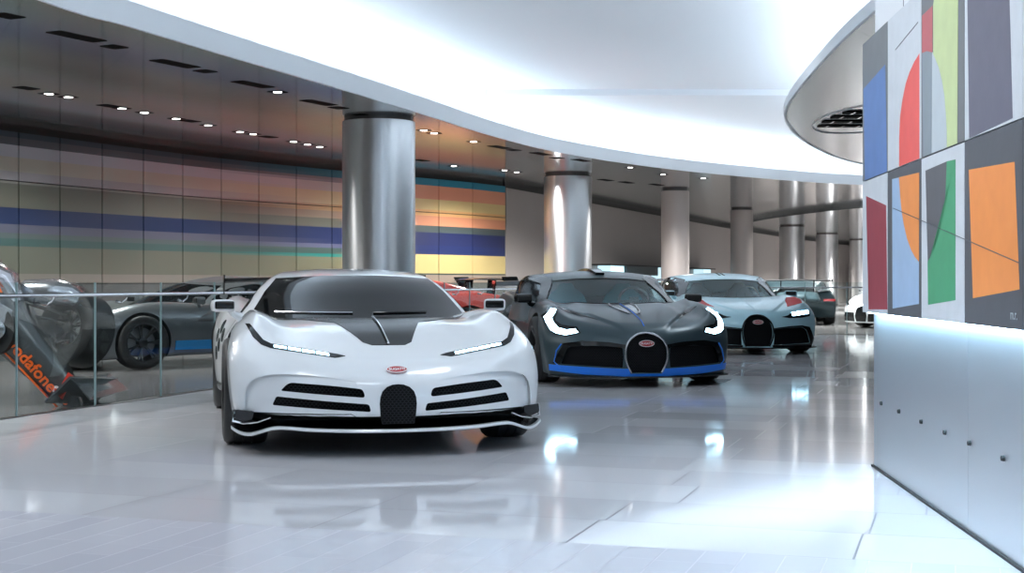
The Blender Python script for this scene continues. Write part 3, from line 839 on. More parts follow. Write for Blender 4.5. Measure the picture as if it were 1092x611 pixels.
def floor_material():
    m = mat('floor_tiles', (.6,.6,.63), .12, spec=.6); nt, b, N, L = nodes(m)
    tc = N('ShaderNodeTexCoord'); sp = N('ShaderNodeSeparateXYZ'); L(tc.outputs['Object'], sp.inputs[0])
    X, Y = sp.outputs['X'], sp.outputs['Y']; q = lambda *a, **k: mth(nt, *a, **k)
    c, s = math.cos(math.radians(17.5)), math.sin(math.radians(17.5))
    u = q('SUBTRACT', q('MULTIPLY', X, c), q('MULTIPLY', Y, s)); v = q('ADD', q('MULTIPLY', X, s), q('MULTIPLY', Y, c))
    small = q('LESS_THAN', v, 5.47)
    def grid(lu, lv, stag, seed, wu, wv):
        r = q('DIVIDE', q('SUBTRACT', v, 5.47), lv) if stag == 'row' else None
        if stag == 'row':
            row = q('FLOOR', r); fr = q('FRACT', r)
            off = N('ShaderNodeTexWhiteNoise'); off.noise_dimensions = '1D'; L(q('ADD', row, seed), off.inputs['W'])
            uu = q('ADD', q('DIVIDE', q('ADD', u, 1.16), lu), q('MULTIPLY', off.outputs['Value'], .3))
            colm = q('FLOOR', uu); fu = q('FRACT', uu)
        else:
            uu = q('DIVIDE', u, lu); colm = q('FLOOR', uu); fu = q('FRACT', uu)
            off = N('ShaderNodeTexWhiteNoise'); off.noise_dimensions = '1D'; L(q('ADD', colm, seed), off.inputs['W'])
            r = q('ADD', q('DIVIDE', q('SUBTRACT', v, 5.47), lv), off.outputs['Value']); row = q('FLOOR', r); fr = q('FRACT', r)
        eu = q('LESS_THAN', q('MINIMUM', fu, q('SUBTRACT', 1.0, fu)), wu/lu)
        ev = q('LESS_THAN', q('MINIMUM', fr, q('SUBTRACT', 1.0, fr)), wv/lv)
        cb = N('ShaderNodeCombineXYZ'); L(colm, cb.inputs[0]); L(row, cb.inputs[1])
        wn = N('ShaderNodeTexWhiteNoise'); wn.noise_dimensions = '2D'; L(cb.outputs[0], wn.inputs['Vector'])
        return q('MAXIMUM', eu, ev), wn.outputs['Value']
    g1, r1 = grid(1.13, .575, 'row', 3.3, .0045, .0035)
    g2, r2 = grid(.155, .62, 'col', 1.7, .0022, .0016)
    edge = q('LESS_THAN', q('ABSOLUTE', q('SUBTRACT', v, 5.47)), .0025)
    gg = q('MAXIMUM', q('ADD', q('MULTIPLY', g2, small), q('MULTIPLY', g1, q('SUBTRACT', 1.0, small))), edge)
    tile = mixc(nt, r1, (.64,.64,.67), (.72,.72,.75))
    tile2 = mixc(nt, r2, (.60,.60,.66), (.66,.66,.71))
    tt = mixc(nt, small, tile, tile2)
    L(mixc(nt, gg, tt, mixc(nt, small, (.12,.11,.12), (.42,.41,.45))), b.inputs['Base Color'])
    nz = N('ShaderNodeTexNoise'); nz.inputs['Scale'].default_value = .8; L(tc.outputs['Object'], nz.inputs['Vector'])
    ro = q('ADD', q('MULTIPLY', nz.outputs['Fac'], .04), .035)
    ro = q('ADD', ro, q('MULTIPLY', small, .13)); ro = q('ADD', ro, q('MULTIPLY', gg, .3)); ro = q('ADD', ro, q('MULTIPLY', r1, .04))
    L(ro, b.inputs['Roughness'])
    bp = N('ShaderNodeBump'); bp.inputs['Distance'].default_value = .0012; bp.inputs['Strength'].default_value = .5
    L(q('SUBTRACT', 1.0, gg), bp.inputs['Height']); L(bp.outputs[0], b.inputs['Normal'])
    return m
def soffit_material(name, col, rough, pitch=1.2, ang=25):
    m = mat(name, col, rough, metal=.7); nt, b, N, L = nodes(m); q = lambda *a, **k: mth(nt, *a, **k)
    tc = N('ShaderNodeTexCoord'); sp = N('ShaderNodeSeparateXYZ'); L(tc.outputs['Object'], sp.inputs[0])
    c, s = math.cos(math.radians(ang)), math.sin(math.radians(ang))
    X, Y = sp.outputs['X'], sp.outputs['Y']
    u = q('ADD', q('MULTIPLY', X, c), q('MULTIPLY', Y, s)); v = q('SUBTRACT', q('MULTIPLY', Y, c), q('MULTIPLY', X, s))
    fu, fv = q('FRACT', q('DIVIDE', u, pitch)), q('FRACT', q('DIVIDE', v, pitch*2))
    g = q('MAXIMUM', q('LESS_THAN', fu, .006/pitch), q('LESS_THAN', fv, .004/pitch))
    L(mixc(nt, g, col, tuple(x*.4 for x in col)), b.inputs['Base Color'])
    return m
def ramp_z(nt, z, stops):
    """constant colour bands by height; stops bottom to top (z0, colour)"""
    n = nt.nodes.new('ShaderNodeValToRGB'); n.color_ramp.interpolation = 'CONSTANT'
    nt.links.new(mth(nt, 'DIVIDE', z, 4.0), n.inputs[0])
    e = n.color_ramp.elements
    while len(e) > 1: e.remove(e[-1])
    e[0].position = 0; e[0].color = (*stops[0][1], 1)
    for zz, col in stops[1:]:
        k = e.new(zz/4.0); k.color = (*col, 1)
    return n.outputs[0]
def striped_material():
    m = mat('striped_panels', (.3,.3,.3), .38, coat=.12); nt, b, N, L = nodes(m)
    uv = N('ShaderNodeUVMap'); uv.uv_map = 'UVMap'; sp = N('ShaderNodeSeparateXYZ'); L(uv.outputs[0], sp.inputs[0])
    U, Z = sp.outputs['X'], sp.outputs['Y']
    A = ramp_z(nt, Z, [(0,(.10,.11,.11)),(1.03,(.16,.16,.14)),(1.16,(.10,.115,.09)),(1.56,(.04,.09,.085)),(1.66,(.07,.10,.10)),(1.74,(.08,.09,.13)),(1.86,(.010,.026,.085)),(2.10,(.12,.13,.10)),(2.44,(.23,.235,.20)),(2.50,(.34,.34,.35)),(2.62,(.42,.41,.34)),(2.82,(.40,.43,.48)),(3.00,(.075,.085,.10)),(3.10,(.03,.05,.065)),(3.2,(.05,.06,.07))])
    Bc = ramp_z(nt, Z, [(0,(.12,.12,.11)),(1.03,(.25,.20,.16)),(1.19,(.04,.06,.05)),(1.23,(.48,.38,.16)),(1.61,(.012,.022,.095)),(1.80,(.014,.02,.08)),(2.07,(.06,.08,.08)),(2.21,(.62,.26,.14)),(2.42,(.72,.40,.16)),(2.54,(.66,.50,.22)),(2.76,(.66,.28,.17)),(3.04,(.02,.20,.30)),(3.2,(.03,.10,.14))])
    D = ramp_z(nt, Z, [(0,(.11,.115,.11)),(1.03,(.18,.17,.13)),(1.16,(.15,.15,.09)),(1.46,(.15,.16,.10)),(1.53,(.01,.20,.17)),(1.59,(.05,.09,.08)),(1.70,(.10,.11,.20)),(1.78,(.012,.024,.10)),(2.08,(.13,.14,.11)),(2.26,(.30,.23,.17)),(2.40,(.45,.30,.15)),(2.52,(.58,.50,.28)),(2.78,(.50,.46,.44)),(2.95,(.22,.22,.24)),(3.04,(.02,.14,.20)),(3.2,(.03,.07,.09))])
    f1 = mth(nt, 'MULTIPLY', mth(nt, 'SUBTRACT', U, 215), 1/150, clamp=True)
    f2 = mth(nt, 'MULTIPLY', mth(nt, 'SUBTRACT', U, 355), 1/90, clamp=True)
    L(mixc(nt, f2, mixc(nt, f1, A, D), Bc), b.inputs['Base Color'])
    return m

M['floor'] = floor_material()
mk('floor_dark', (.20,.19,.19), .16, spec=.6, noise=(1.5,.08))
M['soffit'] = soffit_material('soffit_metal', (.42,.455,.47), .10)
M['soffit_light'] = soffit_material('soffit_light_metal', (.72,.73,.74), .2, .9, 60)
M['stripes'] = striped_material()
mk('taupe', (.30,.275,.262), .6, noise=(2,.03))
mk('backing', (.01,.01,.01), .6)
mk('white_wall', (.80,.83,.86), .45)
mk('fascia', (.86,.89,.92), .35)
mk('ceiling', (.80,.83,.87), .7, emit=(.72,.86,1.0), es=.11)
mk('cove', (1,1,1), .5, emit=(.80,.91,1.0), es=6)
mk('brushed', (.86,.88,.90), .32, metal=1.0, aniso=.7)
M['brushed'].node_tree.nodes['Principled BSDF'].inputs['Anisotropic Rotation'].default_value = .25
mk('column_pale', (.55,.50,.48), .38, metal=.15)
mk('collar', (.16,.15,.15), .3, metal=.8)
mk('slot', (.004,.004,.004), .8, spec=.05)
mk('lamp_on', (1,1,1), .3, emit=(1,.97,.92), es=9)
M['rail_glass'] = glass('rail_glass', (.90,.94,.94), .10)
mk('glass_edge', (.24,.33,.35), .2)
mk('steel', (.60,.62,.64), .16, metal=1)

def ray_px(px, d): return (px - CX)/F*d

EDGE_L = smoothline([(-5.8,-5),(-5.2,1),(-4.55,7),(-3.73,11.2),(-3.35,12.3),(-2.76,14.06),(-1.85,16.7),(-1.1,19),(-.26,21.6),(.95,24.5),(3.2,27.9),(6.1,30.9),(8.06,32.3),(12,34.2),(18,35.5),(28,36)], 6)
EDGE_R = smoothline([(3.1,-5),(3.0,4),(2.98,9),(3.0,11.7),(3.14,14.2),(3.5,17.9),(3.98,20.2),(5,23.3),(6.6,26.6),(9,28.9),(13,30.6),(18,31.4),(28,32)], 6)
RAIL = smoothline([(-5.4,1.5),(-4.85,6.5),(-3.95,10.6),(-3.36,12.4),(-2.95,13.8),(-2.15,16.4),(-1.20,18.9),(-.40,21.2),(.75,23.8),(3.0,26.5),(6.1,28.1),(8.8,29.2),(12,30.3)], 8)
def poly_slab(name, poly, z0, z1, m, mside=None):
    bm = bmesh.new(); prism(bm, poly, z0, z1)
    bmesh.ops.triangulate(bm, faces=[f for f in bm.faces if len(f.verts) > 4])
    return structure(fromb(name, bm, m))
def offset(line, w):
    out = []
    for i, p in enumerate(line):
        a, b = Vector(line[max(i-1,0)]), Vector(line[min(i+1, len(line)-1)])
        t = (b - a).normalized(); out.append((p[0] - t.y*w, p[1] + t.x*w))
    return out
def strip(name, line, prof, m, parent=None, smooth=True):
    """sweep a closed profile of (offset to the left of travel, z) along a plan line"""
    rows = [offset(line, w) for w, z in prof]; bm = bmesh.new(); rr = []
    for i in range(len(line)): rr.append([bm.verts.new((rows[k][i][0], rows[k][i][1], prof[k][1])) for k in range(len(prof))])
    n = len(prof)
    for A, B in zip(rr, rr[1:]):
        for k in range(n): bm.faces.new((A[k], A[(k+1)%n], B[(k+1)%n], B[k]))
    bm.faces.new(rr[0]); bm.faces.new(rr[-1][::-1])
    return fromb(name, bm, m, parent, smooth=smooth, angle=30)

# floors
poly_slab('floor', [(28,31),(28,-5.5),(-5.9,-5.5)] + [p[:2] for p in RAIL] + [], -.06, 0.0, M['floor'])
bm = bmesh.new(); box(bm, -20, 40, -6, 95, -.16, -.062); structure(fromb('floor_beyond_rail', bm, M['floor_dark']))
# metal soffits either side of the white ceiling
poly_slab('ceiling_soffit_left', [p[:2] for p in EDGE_L] + [(40,36),(40,95),(-20,95),(-20,-5)], ZC, ZC + .02, M['soffit'])
poly_slab('ceiling_soffit_right', [p[:2] for p in EDGE_R][::-1] + [(40,-5),(40,32)], ZC, ZC + .02, M['soffit_light'])
for nm, ln, sgn in (('left', EDGE_L, 1), ('right', EDGE_R, -1)):
    fz = .21 if nm == 'left' else .10
    structure(strip('trim_1' if nm == 'left' else 'trim_2', ln, [(-.012*sgn, ZC - .015), (-.012*sgn, ZC + fz), (.05*sgn, ZC + fz), (.05*sgn, ZC + .02), (.02*sgn, ZC - .015)], M['fascia']))
    structure(strip('ceiling_cove_' + nm, ln, [(.05*sgn, ZC + .10), (.05*sgn, ZC + .12), (.90*sgn, ZC + .12), (.90*sgn, ZT), (.95*sgn, ZT), (.95*sgn, ZC + .10)], M['fascia']))
    t = strip('cove_light', ln, [(.50*sgn, ZC + .125), (.50*sgn, ZC + .19), (.62*sgn, ZC + .19), (.62*sgn, ZC + .125)], M['cove'])
    tag(t, 'white light strip hidden in the cove above the %s edge of the curved ceiling opening' % nm, 'light')
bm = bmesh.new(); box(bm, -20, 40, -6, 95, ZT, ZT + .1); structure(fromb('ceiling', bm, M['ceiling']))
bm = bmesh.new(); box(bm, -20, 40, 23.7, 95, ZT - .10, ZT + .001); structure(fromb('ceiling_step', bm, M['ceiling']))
# walls
bm = bmesh.new(); box(bm, -20.2, -20, -6, 95, -.1, ZT); structure(fromb('wall_far_left', bm, M['taupe']))
bm = bmesh.new(); box(bm, 40, 40.2, -6, 95, -.1, ZT); structure(fromb('wall_far_right', bm, M['taupe']))
bm = bmesh.new(); box(bm, -20, 40, -6.2, -6, -.1, ZT); structure(fromb('wall_behind', bm, M['taupe']))
bm = bmesh.new(); box(bm, -20, 40, 95, 95.2, -.1, ZT); structure(fromb('wall_end', bm, M['taupe']))
# striped panel wall
WD = curve1([(-700,11.5),(-330,15.0),(-130,17.7),(0,19.74),(109,21.7),(236,24.3),(355,26.8),(504,30.2),(539,31.4)])
JO = [-700,-620,-540,-470,-400,-340,-280,-225,-170,-120,-72,-26,20,64,109,153,195,236,276,316,354,393,431,468,504,539]
JP = [(ray_px(a, float(WD(a))), float(WD(a))) for a in JO]
V, Fc, UV, idx = [], [], [], []
for (p, q, ua, ub) in [(JP[i], JP[i+1], JO[i], JO[i+1]) for i in range(len(JP)-1)]:
    p, q = Vector(p), Vector(q); t = (q - p); L_ = t.length; t.normalize(); nrm = Vector((t.y, -t.x))
    for z0, z1 in ((-.06,1.025),(1.035,2.485),(2.50,3.19)):
        g = .010
        a, b = p + t*g, q - t*g
        pts = [(a.x, a.y, z0), (b.x, b.y, z0), (b.x, b.y, z1), (a.x, a.y, z1)]
        us = [(ua, z0), (ub, z0), (ub, z1), (ua, z1)]
        n = len(V)
        V += pts + [(x - nrm.x*.05, y - nrm.y*.05, z) for x, y, z in pts]; us2 = us + us
        for f in ((0,1,2,3),(5,4,7,6),(1,5,6,2),(4,0,3,7),(3,2,6,7),(4,5,1,0)):
            Fc.append(tuple(n + k for k in f)); UV.append([us2[k] for k in f])
wl = structure(meshobj('wall_left', V, Fc, M['stripes'], smooth=False))
uvl = wl.data.uv_layers.new(name='UVMap')
for pl, u in zip(wl.data.polygons, UV):
    for li, c in zip(pl.loop_indices, u): uvl.data[li].uv = c
structure(strip('wall_left_backing', [Vector(p) for p in JP], [(.06,-.06),(.06,ZC),(.25,ZC),(.25,-.06)], M['backing'], smooth=False))
TW = [(JP[-1][0]+.02, JP[-1][1]), (8.8,56.0), (13.5,68.0), (20,82), (30,92)]
structure(strip('wall_back', [Vector(p) for p in TW], [(0,-.06),(0,3.16),(.3,3.16),(.3,-.06)], M['taupe'], smooth=False))
structure(strip('wall_back_gap', [Vector(p) for p in TW], [(.03,3.155),(.03,ZC),(.3,ZC),(.3,3.155)], M['backing'], smooth=False))

# columns
def column(px, d, r, metal, label, z1=ZC):
    c = thing('chrome_column' if metal else 'pale_column', label, 'column', (ray_px(px, d), d, 0))
    bm = bmesh.new(); lathe(bm, [(-.06, r), (z1 - .05, r)], 72, 'z')
    fromb('shaft', bm, M['brushed'] if metal else M['column_pale'], c, smooth=True)
    bm = bmesh.new(); lathe(bm, [(z1 - .05, r - .03), (z1, r - .03)], 48, 'z')
    fromb('collar', bm, M['collar'], c, smooth=True)
    bm = bmesh.new(); lathe(bm, [(-.055, r + .012), (.05, r + .012), (.055, r), (-.055, r)], 48, 'z', closed=True)
    fromb('base_ring', bm, M['collar'], c, smooth=True)
column(404, 19.35, .50, 1, 'large brushed steel column rising behind the white car, widest in view')
column(605.5, 29.4, .50, 1, 'brushed steel column rising behind the dark grey car')
column(720, 34.0, .34, 0, 'pinkish plain column between the dark grey and the pale blue cars')
column(791, 43.0, .34, 0, 'plain grey column rising behind the pale blue car windscreen')
column(844.5, 56.0, .50, 1, 'distant brushed steel column above the right fender of the pale blue car')
column(882, 65.0, .50, 1, 'small distant brushed steel column, second from the painted mural')
column(916, 74.0, .50, 1, 'farthest brushed steel column, half hidden by the left edge of the mural')

# glass balustrade
def along(line, step, off=0.0):
    P = [Vector(p) for p in line]; out = []; acc = off
    for a, b in zip(P, P[1:]):
        L_ = (b - a).length
        while acc < L_:
            out.append(a + (b - a)*(acc/L_)); acc += step
        acc -= L_
    return out
bal = thing('glass_balustrade', 'curved clear glass balustrade with steel handrail along the edge of the white floor', 'railing', (0,0,0))
pts = along(RAIL, 1.02, .42)
for i, (a, b) in enumerate(zip(pts, pts[1:])):
    t = (b - a).normalized(); nn = Vector((-t.y, t.x)); a2, b2 = a + t*.008, b - t*.008
    bm = bmesh.new(); vs = []
    for w in (0, .012):
        for p in (a2, b2):
            for z in (.002, 1.05): vs.append(bm.verts.new((p.x + nn.x*w, p.y + nn.y*w, z)))
    for f in ((0,2,3,1),(4,5,7,6),(0,1,5,4),(2,6,7,3),(1,3,7,5),(0,4,6,2)): bm.faces.new([vs[k] for k in f])
    fromb('glass_pane', bm, M['rail_glass'], bal)
    if -.1 < a.y < 29:
        bm = bmesh.new()
        M4 = Matrix(((t.x, nn.x, 0, a.x), (t.y, nn.y, 0, a.y), (0,0,1,0), (0,0,0,1)))
        box(bm, -.006, .006, -.001, .013, .002, 1.05, M=M4)
        fromb('pane_joint', bm, M['glass_edge'], bal)
        bm = bmesh.new(); m_ = (a + b)/2 - nn*.0
        m0 = a + t*.30
        tube(bm, [(m0.x, m0.y, .885), (m0.x - nn.x*.05, m0.y - nn.y*.05, .872), (m0.x - nn.x*.075 + t.x*.03, m0.y - nn.y*.075 + t.y*.03, .90), (m0.x - nn.x*.075 + t.x*.05, m0.y - nn.y*.075 + t.y*.05, .93)], [.016,.010,.008,.008], 8)
        fromb('bracket', bm, M['steel'], bal, smooth=True)
bm = bmesh.new(); tube(bm, [(p[0], p[1], .945) for p in offset(RAIL, -.085)], .016, 10)
fromb('handrail', bm, M['steel'], bal, smooth=True)
structure(strip('trim_3', RAIL, [(-.02,-.055),(-.02,.006),(.03,.006),(.03,-.055)], M['collar'], smooth=False))

# recessed downlights in the metal soffit
def downlight(px, py, lit, w=.30, l=.30, label=None, group=None):
    w = .20 if l > .6 else min(w, .20); l = min(l, .60)*(1 if l > .6 else .62)
    x, y, z = at(px, py, z=ZC)
    t = Vector((.45,.89)); nn = Vector((-t.y, t.x))
    o = thing('recessed_downlight', label, 'downlight', (x, y, ZC), group=group)
    bm = bmesh.new(); M4 = Matrix(((t.x, nn.x, 0, 0), (t.y, nn.y, 0, 0), (0,0,1,0), (0,0,0,1)))
    prism(bm, rounded([(-l/2,-w/2),(l/2,-w/2),(l/2,w/2),(-l/2,w/2)], .03), -.003, .002, M=M4)
    fromb('housing', bm, M['slot'], o)
    if lit:
        bm = bmesh.new()
        for k in (-.5, .5) if lit > 1 else (0,):
            lathe(bm, [(-.005, min(w, l)*.28), (-.002, min(w, l)*.28)], 20, 'z', c=(t.x*k*l*.5, t.y*k*l*.5, 0))
        fromb('lamp', bm, M['lamp_on'], o)
G = 'recessed ceiling fittings in the dark metal soffit'
for px, py, w, l in ((8,17,.30,.40),(82,39,.34,1.1),(122,50,.28,.34),(187,68,.34,1.1),(219,76,.28,.34),(270,90,.36,1.2),(340,109.5,.36,1.2),(361,115,.28,.4),(393,124,.4,1.1),
                     (117,113,.22,.5),(202,129,.24,.5),(286,146,.26,.5),(28,94,.22,.45),(449,171,.4,.6),(533,157,.4,1.0),(548,160,.3,.4),(577,164,.4,1.2),(594,168.5,.3,.5),(620,171,.4,1.2),(646,192,.4,.9),(668,194.5,.4,.9),(700,197,.4,.9)):
    downlight(px, py, 0, w, l, 'unlit black recessed fitting in the dark metal soffit', G + ', unlit')
for px, py in ((52,100),(73,103.5),(130,115.5),(154,120),(188,126.5),(222,133.5),(256,140.5),(270,143),(296,98),(313,151),(328,154),(341,156.5),(452,139),(463,142),(505,151),(484,177),(538,181.5),(551,183.5),(672,178.5),(707,186),(750,190)):
    downlight(px, py, 1, .30, .30, 'small lit square downlight in the dark metal soffit', G + ', lit')
# round grille in the light soffit on the right
gr = thing('ceiling_grille', 'round ceiling grille with black slots in the pale soffit left of the mural', 'grille', (4.95, 19.3, ZC))
bm = bmesh.new(); tube(bm, [(.72*math.cos(2*PI*i/48), 1.9*math.sin(2*PI*i/48), -.004) for i in range(48)], .012, 6, closed=True); fromb('rim', bm, M['fascia'], gr, smooth=True)
for dy in (-1.35,-.75,-.25,.3,.85):
    hw = .62*math.sqrt(max(0, 1 - (dy/1.9)**2))
    bm = bmesh.new(); box(bm, -hw, hw, dy - .12, dy + .12, -.02, .003)
    f = fromb('slot', bm, M['slot'], gr)
    bm = bmesh.new()
    for k in range(5): box(bm, -hw + hw*2*(k+.5)/5 - .012, -hw + hw*2*(k+.5)/5 + .012, dy - .12, dy + .12, -.026, -.018)
    fromb('slat', bm, M['steel'], f)
# hanging bulkhead far back
bm = bmesh.new()
pl = smoothline([(8.35,51),(8.6,46.5),(9.3,42.2),(9.9,40.0)], 5)
ol = [(x + .9*math.sin(PI*min(1,i/(len(pl)-1))) + .12, y) for i, (x, y) in enumerate(pl)]
prism(bm, pl + ol[::-1], ZC - .14, ZC)
bmesh.ops.triangulate(bm, faces=[f for f in bm.faces if len(f.verts) > 4])
structure(fromb('ceiling_bulkhead', bm, M['soffit']))

# lit counter against the back wall
def wallpt(t, off): 
    a, b = Vector(TW[0]), Vector(TW[1]); d = (b - a).normalized(); n = Vector((d.y, -d.x)); p = a + (b - a)*t + n*off
    return p, d, n
ct = thing('display_counter', 'low lit counter with pale blue panels and dark sign board against the taupe back wall', 'counter')
def wallbox(name, t0, t1, o0, o1, z0, z1, m):
    p, d, n = wallpt(0, 0); L_ = (Vector(TW[1]) - Vector(TW[0])).length
    M4 = Matrix(((d.x, n.x, 0, p.x), (d.y, n.y, 0, p.y), (0,0,1,0), (0,0,0,1)))
    bm = bmesh.new(); box(bm, t0*L_, t1*L_, o0, o1, z0, z1, M=M4); return fromb(name, bm, m, ct)
mk('panel_lit', (.6,.75,.8), .4, emit=(.55,.80,.9), es=.75)
wallbox('counter_base', .25, .77, .02, .5, -.06, 1.05, M['taupe'])
wallbox('counter_top', .25, .77, .02, .55, 1.50, 1.54, M['black_matte'])
wallbox('lit_panel', .262, .315, .1, .45, 1.05, 1.50, M['panel_lit'])
wallbox('sign_board', .318, .455, .1, .50, 1.25, 1.50, M['grey_satin'])
wallbox('lit_panel', .46, .59, .1, .45, 1.05, 1.50, M['panel_lit'])
wallbox('lit_panel', .71, .755, .1, .45, 1.05, 1.50, M['panel_lit'])

# ------------------------------------------------------------------ display wall and mural at the right
TO = .0
def tp(px, py, off=0.0):
    """point on the display wall's face; off = distance out towards the room"""
    d = (1.5 - off)/((px - CX)/F - .07)
    return (1.5 - off + .07*d, d, CAMZ - (py - HY)*d/F)
tdir = Vector((.07, 1)).normalized(); tn = Vector((-tdir.y, tdir.x))
def tbox(name, d0, d1, o0, o1, z0, z1, m, parent):
    bm = bmesh.new(); vs = []
    for o in (o0, o1):
        for d in (d0, d1):
            for z in (z0, z1): vs.append(bm.verts.new((1.5 - o + .07*d, d, z)))
    for f in ((0,1,3,2),(4,6,7,5),(0,4,5,1),(2,3,7,6),(0,2,6,4),(1,5,7,3)): bm.faces.new([vs[k] for k in f])
    return fromb(name, bm, m, parent)
mk('aluminium', (.80,.84,.88), .34, metal=.9)
mk('glow_wash', (.9,.95,1), .3, emit=(.45,.75,1), es=48)  # emission of the strip added for the glow on the aluminium
tw = thing('display_wall', 'freestanding display wall with riveted brushed aluminium base at the right edge', 'display wall')
tbox('cladding', 5.905, 8.008, -.006, 0, .012, .90, M['aluminium'], tw)
tbox('cladding', 2.6, 5.90, -.006, 0, .012, .90, M['aluminium'], tw)
tbox('core', 2.6, 8.005, -1.3, -.007, 0.0, 3.29, M['white_wall'], tw)
tbox('plinth', 2.6, 8.03, -1.3, .012, 0.0, .012, M['black_matte'], tw)
for px, py in ((940.7,430),(959.6,438.6),(983.5,449.6),(1008.8,461),(1035,472.6),(1071,488.7)):
    x, y, z = tp(px, py); bm = bmesh.new(); lathe(bm, [(-.012, .010), (0, .012)], 12, 'x', c=(x, y, z)); fromb('bolt', bm, M['black_matte'], tw, smooth=True)
for i, d in enumerate((7.2, 6.4, 5.6, 4.8)): tbox('seam', d - .0015, d + .0015, -.001, .0015, 1.9+.5, 3.28, M['collar'], tw)
mu = thing('mural', 'abstract geometric painting in coloured panels mounted on the display wall above the aluminium base', 'mural')
for k, c in dict(p_grey=(.19,.20,.21), p_dgrey=(.105,.11,.125), p_blue=(.13,.24,.52), p_white=(.66,.70,.74), p_red=(.93,.13,.11), p_rose=(.55,.14,.15), p_lime=(.60,.70,.36),
                 p_pale=(.55,.62,.66), p_slate=(.28,.33,.37), p_plum=(.155,.15,.20), p_crim=(.34,.045,.065), p_sky=(.38,.53,.74), p_orange=(.95,.32,.08), p_green=(.08,.38,.19), p_dark=(.13,.13,.145)).items():
    mk(k, c, .55, noise=(9,.10), bump=(30,.2))
ZB_, ZM_, ZU_ = .877, 1.627, 2.419
DX = [8.09, 7.36, 6.56, 5.76, 4.95, 4.15, 3.35]
OFF = .05
def panel(i, row, bg, shapes):
    d1, d0 = DX[i], DX[i+1]; z0, z1 = (ZM_, ZU_) if row else (ZB_, ZM_)
    bm = bmesh.new(); g = .003; vs = []
    mats = [M[bg]]
    for o in (.012, OFF):
        for d in (d0 + g, d1 - g):
            for z in (z0 + g, z1 - g): vs.append(bm.verts.new((1.5 - o + .07*d, d, z)))
    for f in ((0,1,3,2),(4,6,7,5),(0,4,5,1),(2,3,7,6),(0,2,6,4),(1,5,7,3)): bm.faces.new([vs[k] for k in f])
    for j, (mn, poly) in enumerate(shapes):
        if M[mn] not in mats: mats.append(M[mn])
        mi = mats.index(M[mn]); o = OFF + .0008*(j + 1)
        q = []
        for px, py in poly:
            x, y, z = tp(px, py, OFF)
            y = min(max(y, d0 + g + .001), d1 - g - .001); z = min(max(z, z0 + g + .001), z1 - g - .001)
            q.append((1.5 - o + .07*y, y, z))
        a = [bm.verts.new(p) for p in q]; b = [bm.verts.new((p[0] + (o - OFF) + .0002, p[1], p[2])) for p in q]
        f = bm.faces.new(a); f.material_index = mi; n = len(a); tris = [f]
        for k in range(n):
            e = bm.faces.new((a[k], a[(k+1)%n], b[(k+1)%n], b[k])); e.material_index = mi
    bmesh.ops.triangulate(bm, faces=[f for f in bm.faces if len(f.verts) > 4])
    return fromb('painted_panel', bm, mats, mu)
panel(0,1,'p_grey',[('p_blue',[(920.8,95),(944,68.7),(946,183),(922.5,196)])])
panel(1,1,'p_white',[('p_red',[(980.5,57),(975,66),(970,77),(966,89),(962.5,106),(960,124),(959,147),(959,180),(980.5,172)]), ('p_grey',[(955,52.6),(979,23.2),(979,24.2),(955,53.6)])])
panel(2,1,'p_grey',[('p_rose',[(983.3,17),(994.5,6),(994.5,56),(983.3,57)]),('p_lime',[(995.5,5),(1000,-30),(1022,-60),(1021,160),(995.5,165)]),
    ('p_pale',[(994.5,55.5),(998,63),(1001.5,72),(1005,86),(1007.5,102),(1009,121),(1010,140),(1010,163),(994,170)]),('p_slate',[(984,56.5),(989,54.5),(994.5,56),(994,168),(985.3,172)])])
panel(3,1,'p_white',[('p_plum',[(1031,-80),(1074,-120),(1080,126),(1033.7,148)])])
panel(4,1,'p_white',[('p_grey',[(1110,-100),(1140,-100),(1140,110),(1110,120)])])
panel(0,0,'p_white',[('p_crim',[(923.7,209),(945,219),(947,330),(926.4,330)])])
panel(1,0,'p_dgrey',[('p_sky',[(951.5,191),(980,184),(980,324),(952,329)]),('p_orange',[(959,189),(980.3,184),(980,279),(976,274),(972,266.7),(967.5,254),(964,239),(961.8,225),(960.2,208)])])
panel(2,0,'p_white',[('p_dark',[(987,182),(1010,172),(1009.5,205),(1008,219),(1006,233),(1003,245.5),(999.5,258),(995,270),(992,275),(989.5,279)]),
    ('p_green',[(1010,172),(1019,170),(1019,320),(990,325),(989.5,279),(992,275),(995,270),(999.5,258),(1003,245.5),(1006,233),(1008,219),(1009.5,205)])])
panel(3,0,'p_dgrey',[('p_orange',[(1033.3,181),(1082,172.5),(1087.4,308.6),(1037.7,318)])])
panel(4,0,'p_dgrey',[('p_sky',[(1110,170),(1140,160),(1140,330),(1110,330)])])
a, b = tp(952.5, 222, OFF + .004), tp(1086, 280, OFF + .004)
bm = bmesh.new(); tube(bm, [a, b], .0016, 6); fromb('pencil_line', bm, M['p_dgrey'], mu)
a = tp(1081, 336, OFF + .002)
text_obj('signature', 'm.r.', .055, M['p_pale'], mu, Matrix.Translation(a) @ Matrix(((-tdir.x*1,0,tn.x,0),(-tdir.y*1,0,tn.y,0),(0,1,0,0),(0,0,0,1))), .0005)
st = tbox('added_glow_strip', 2.7, 7.95, .013, .044, ZB_ + .0005, ZB_ + .0018, M['glow_wash'], mu)  # added glowing strip, imitates the pale reflection along the cladding

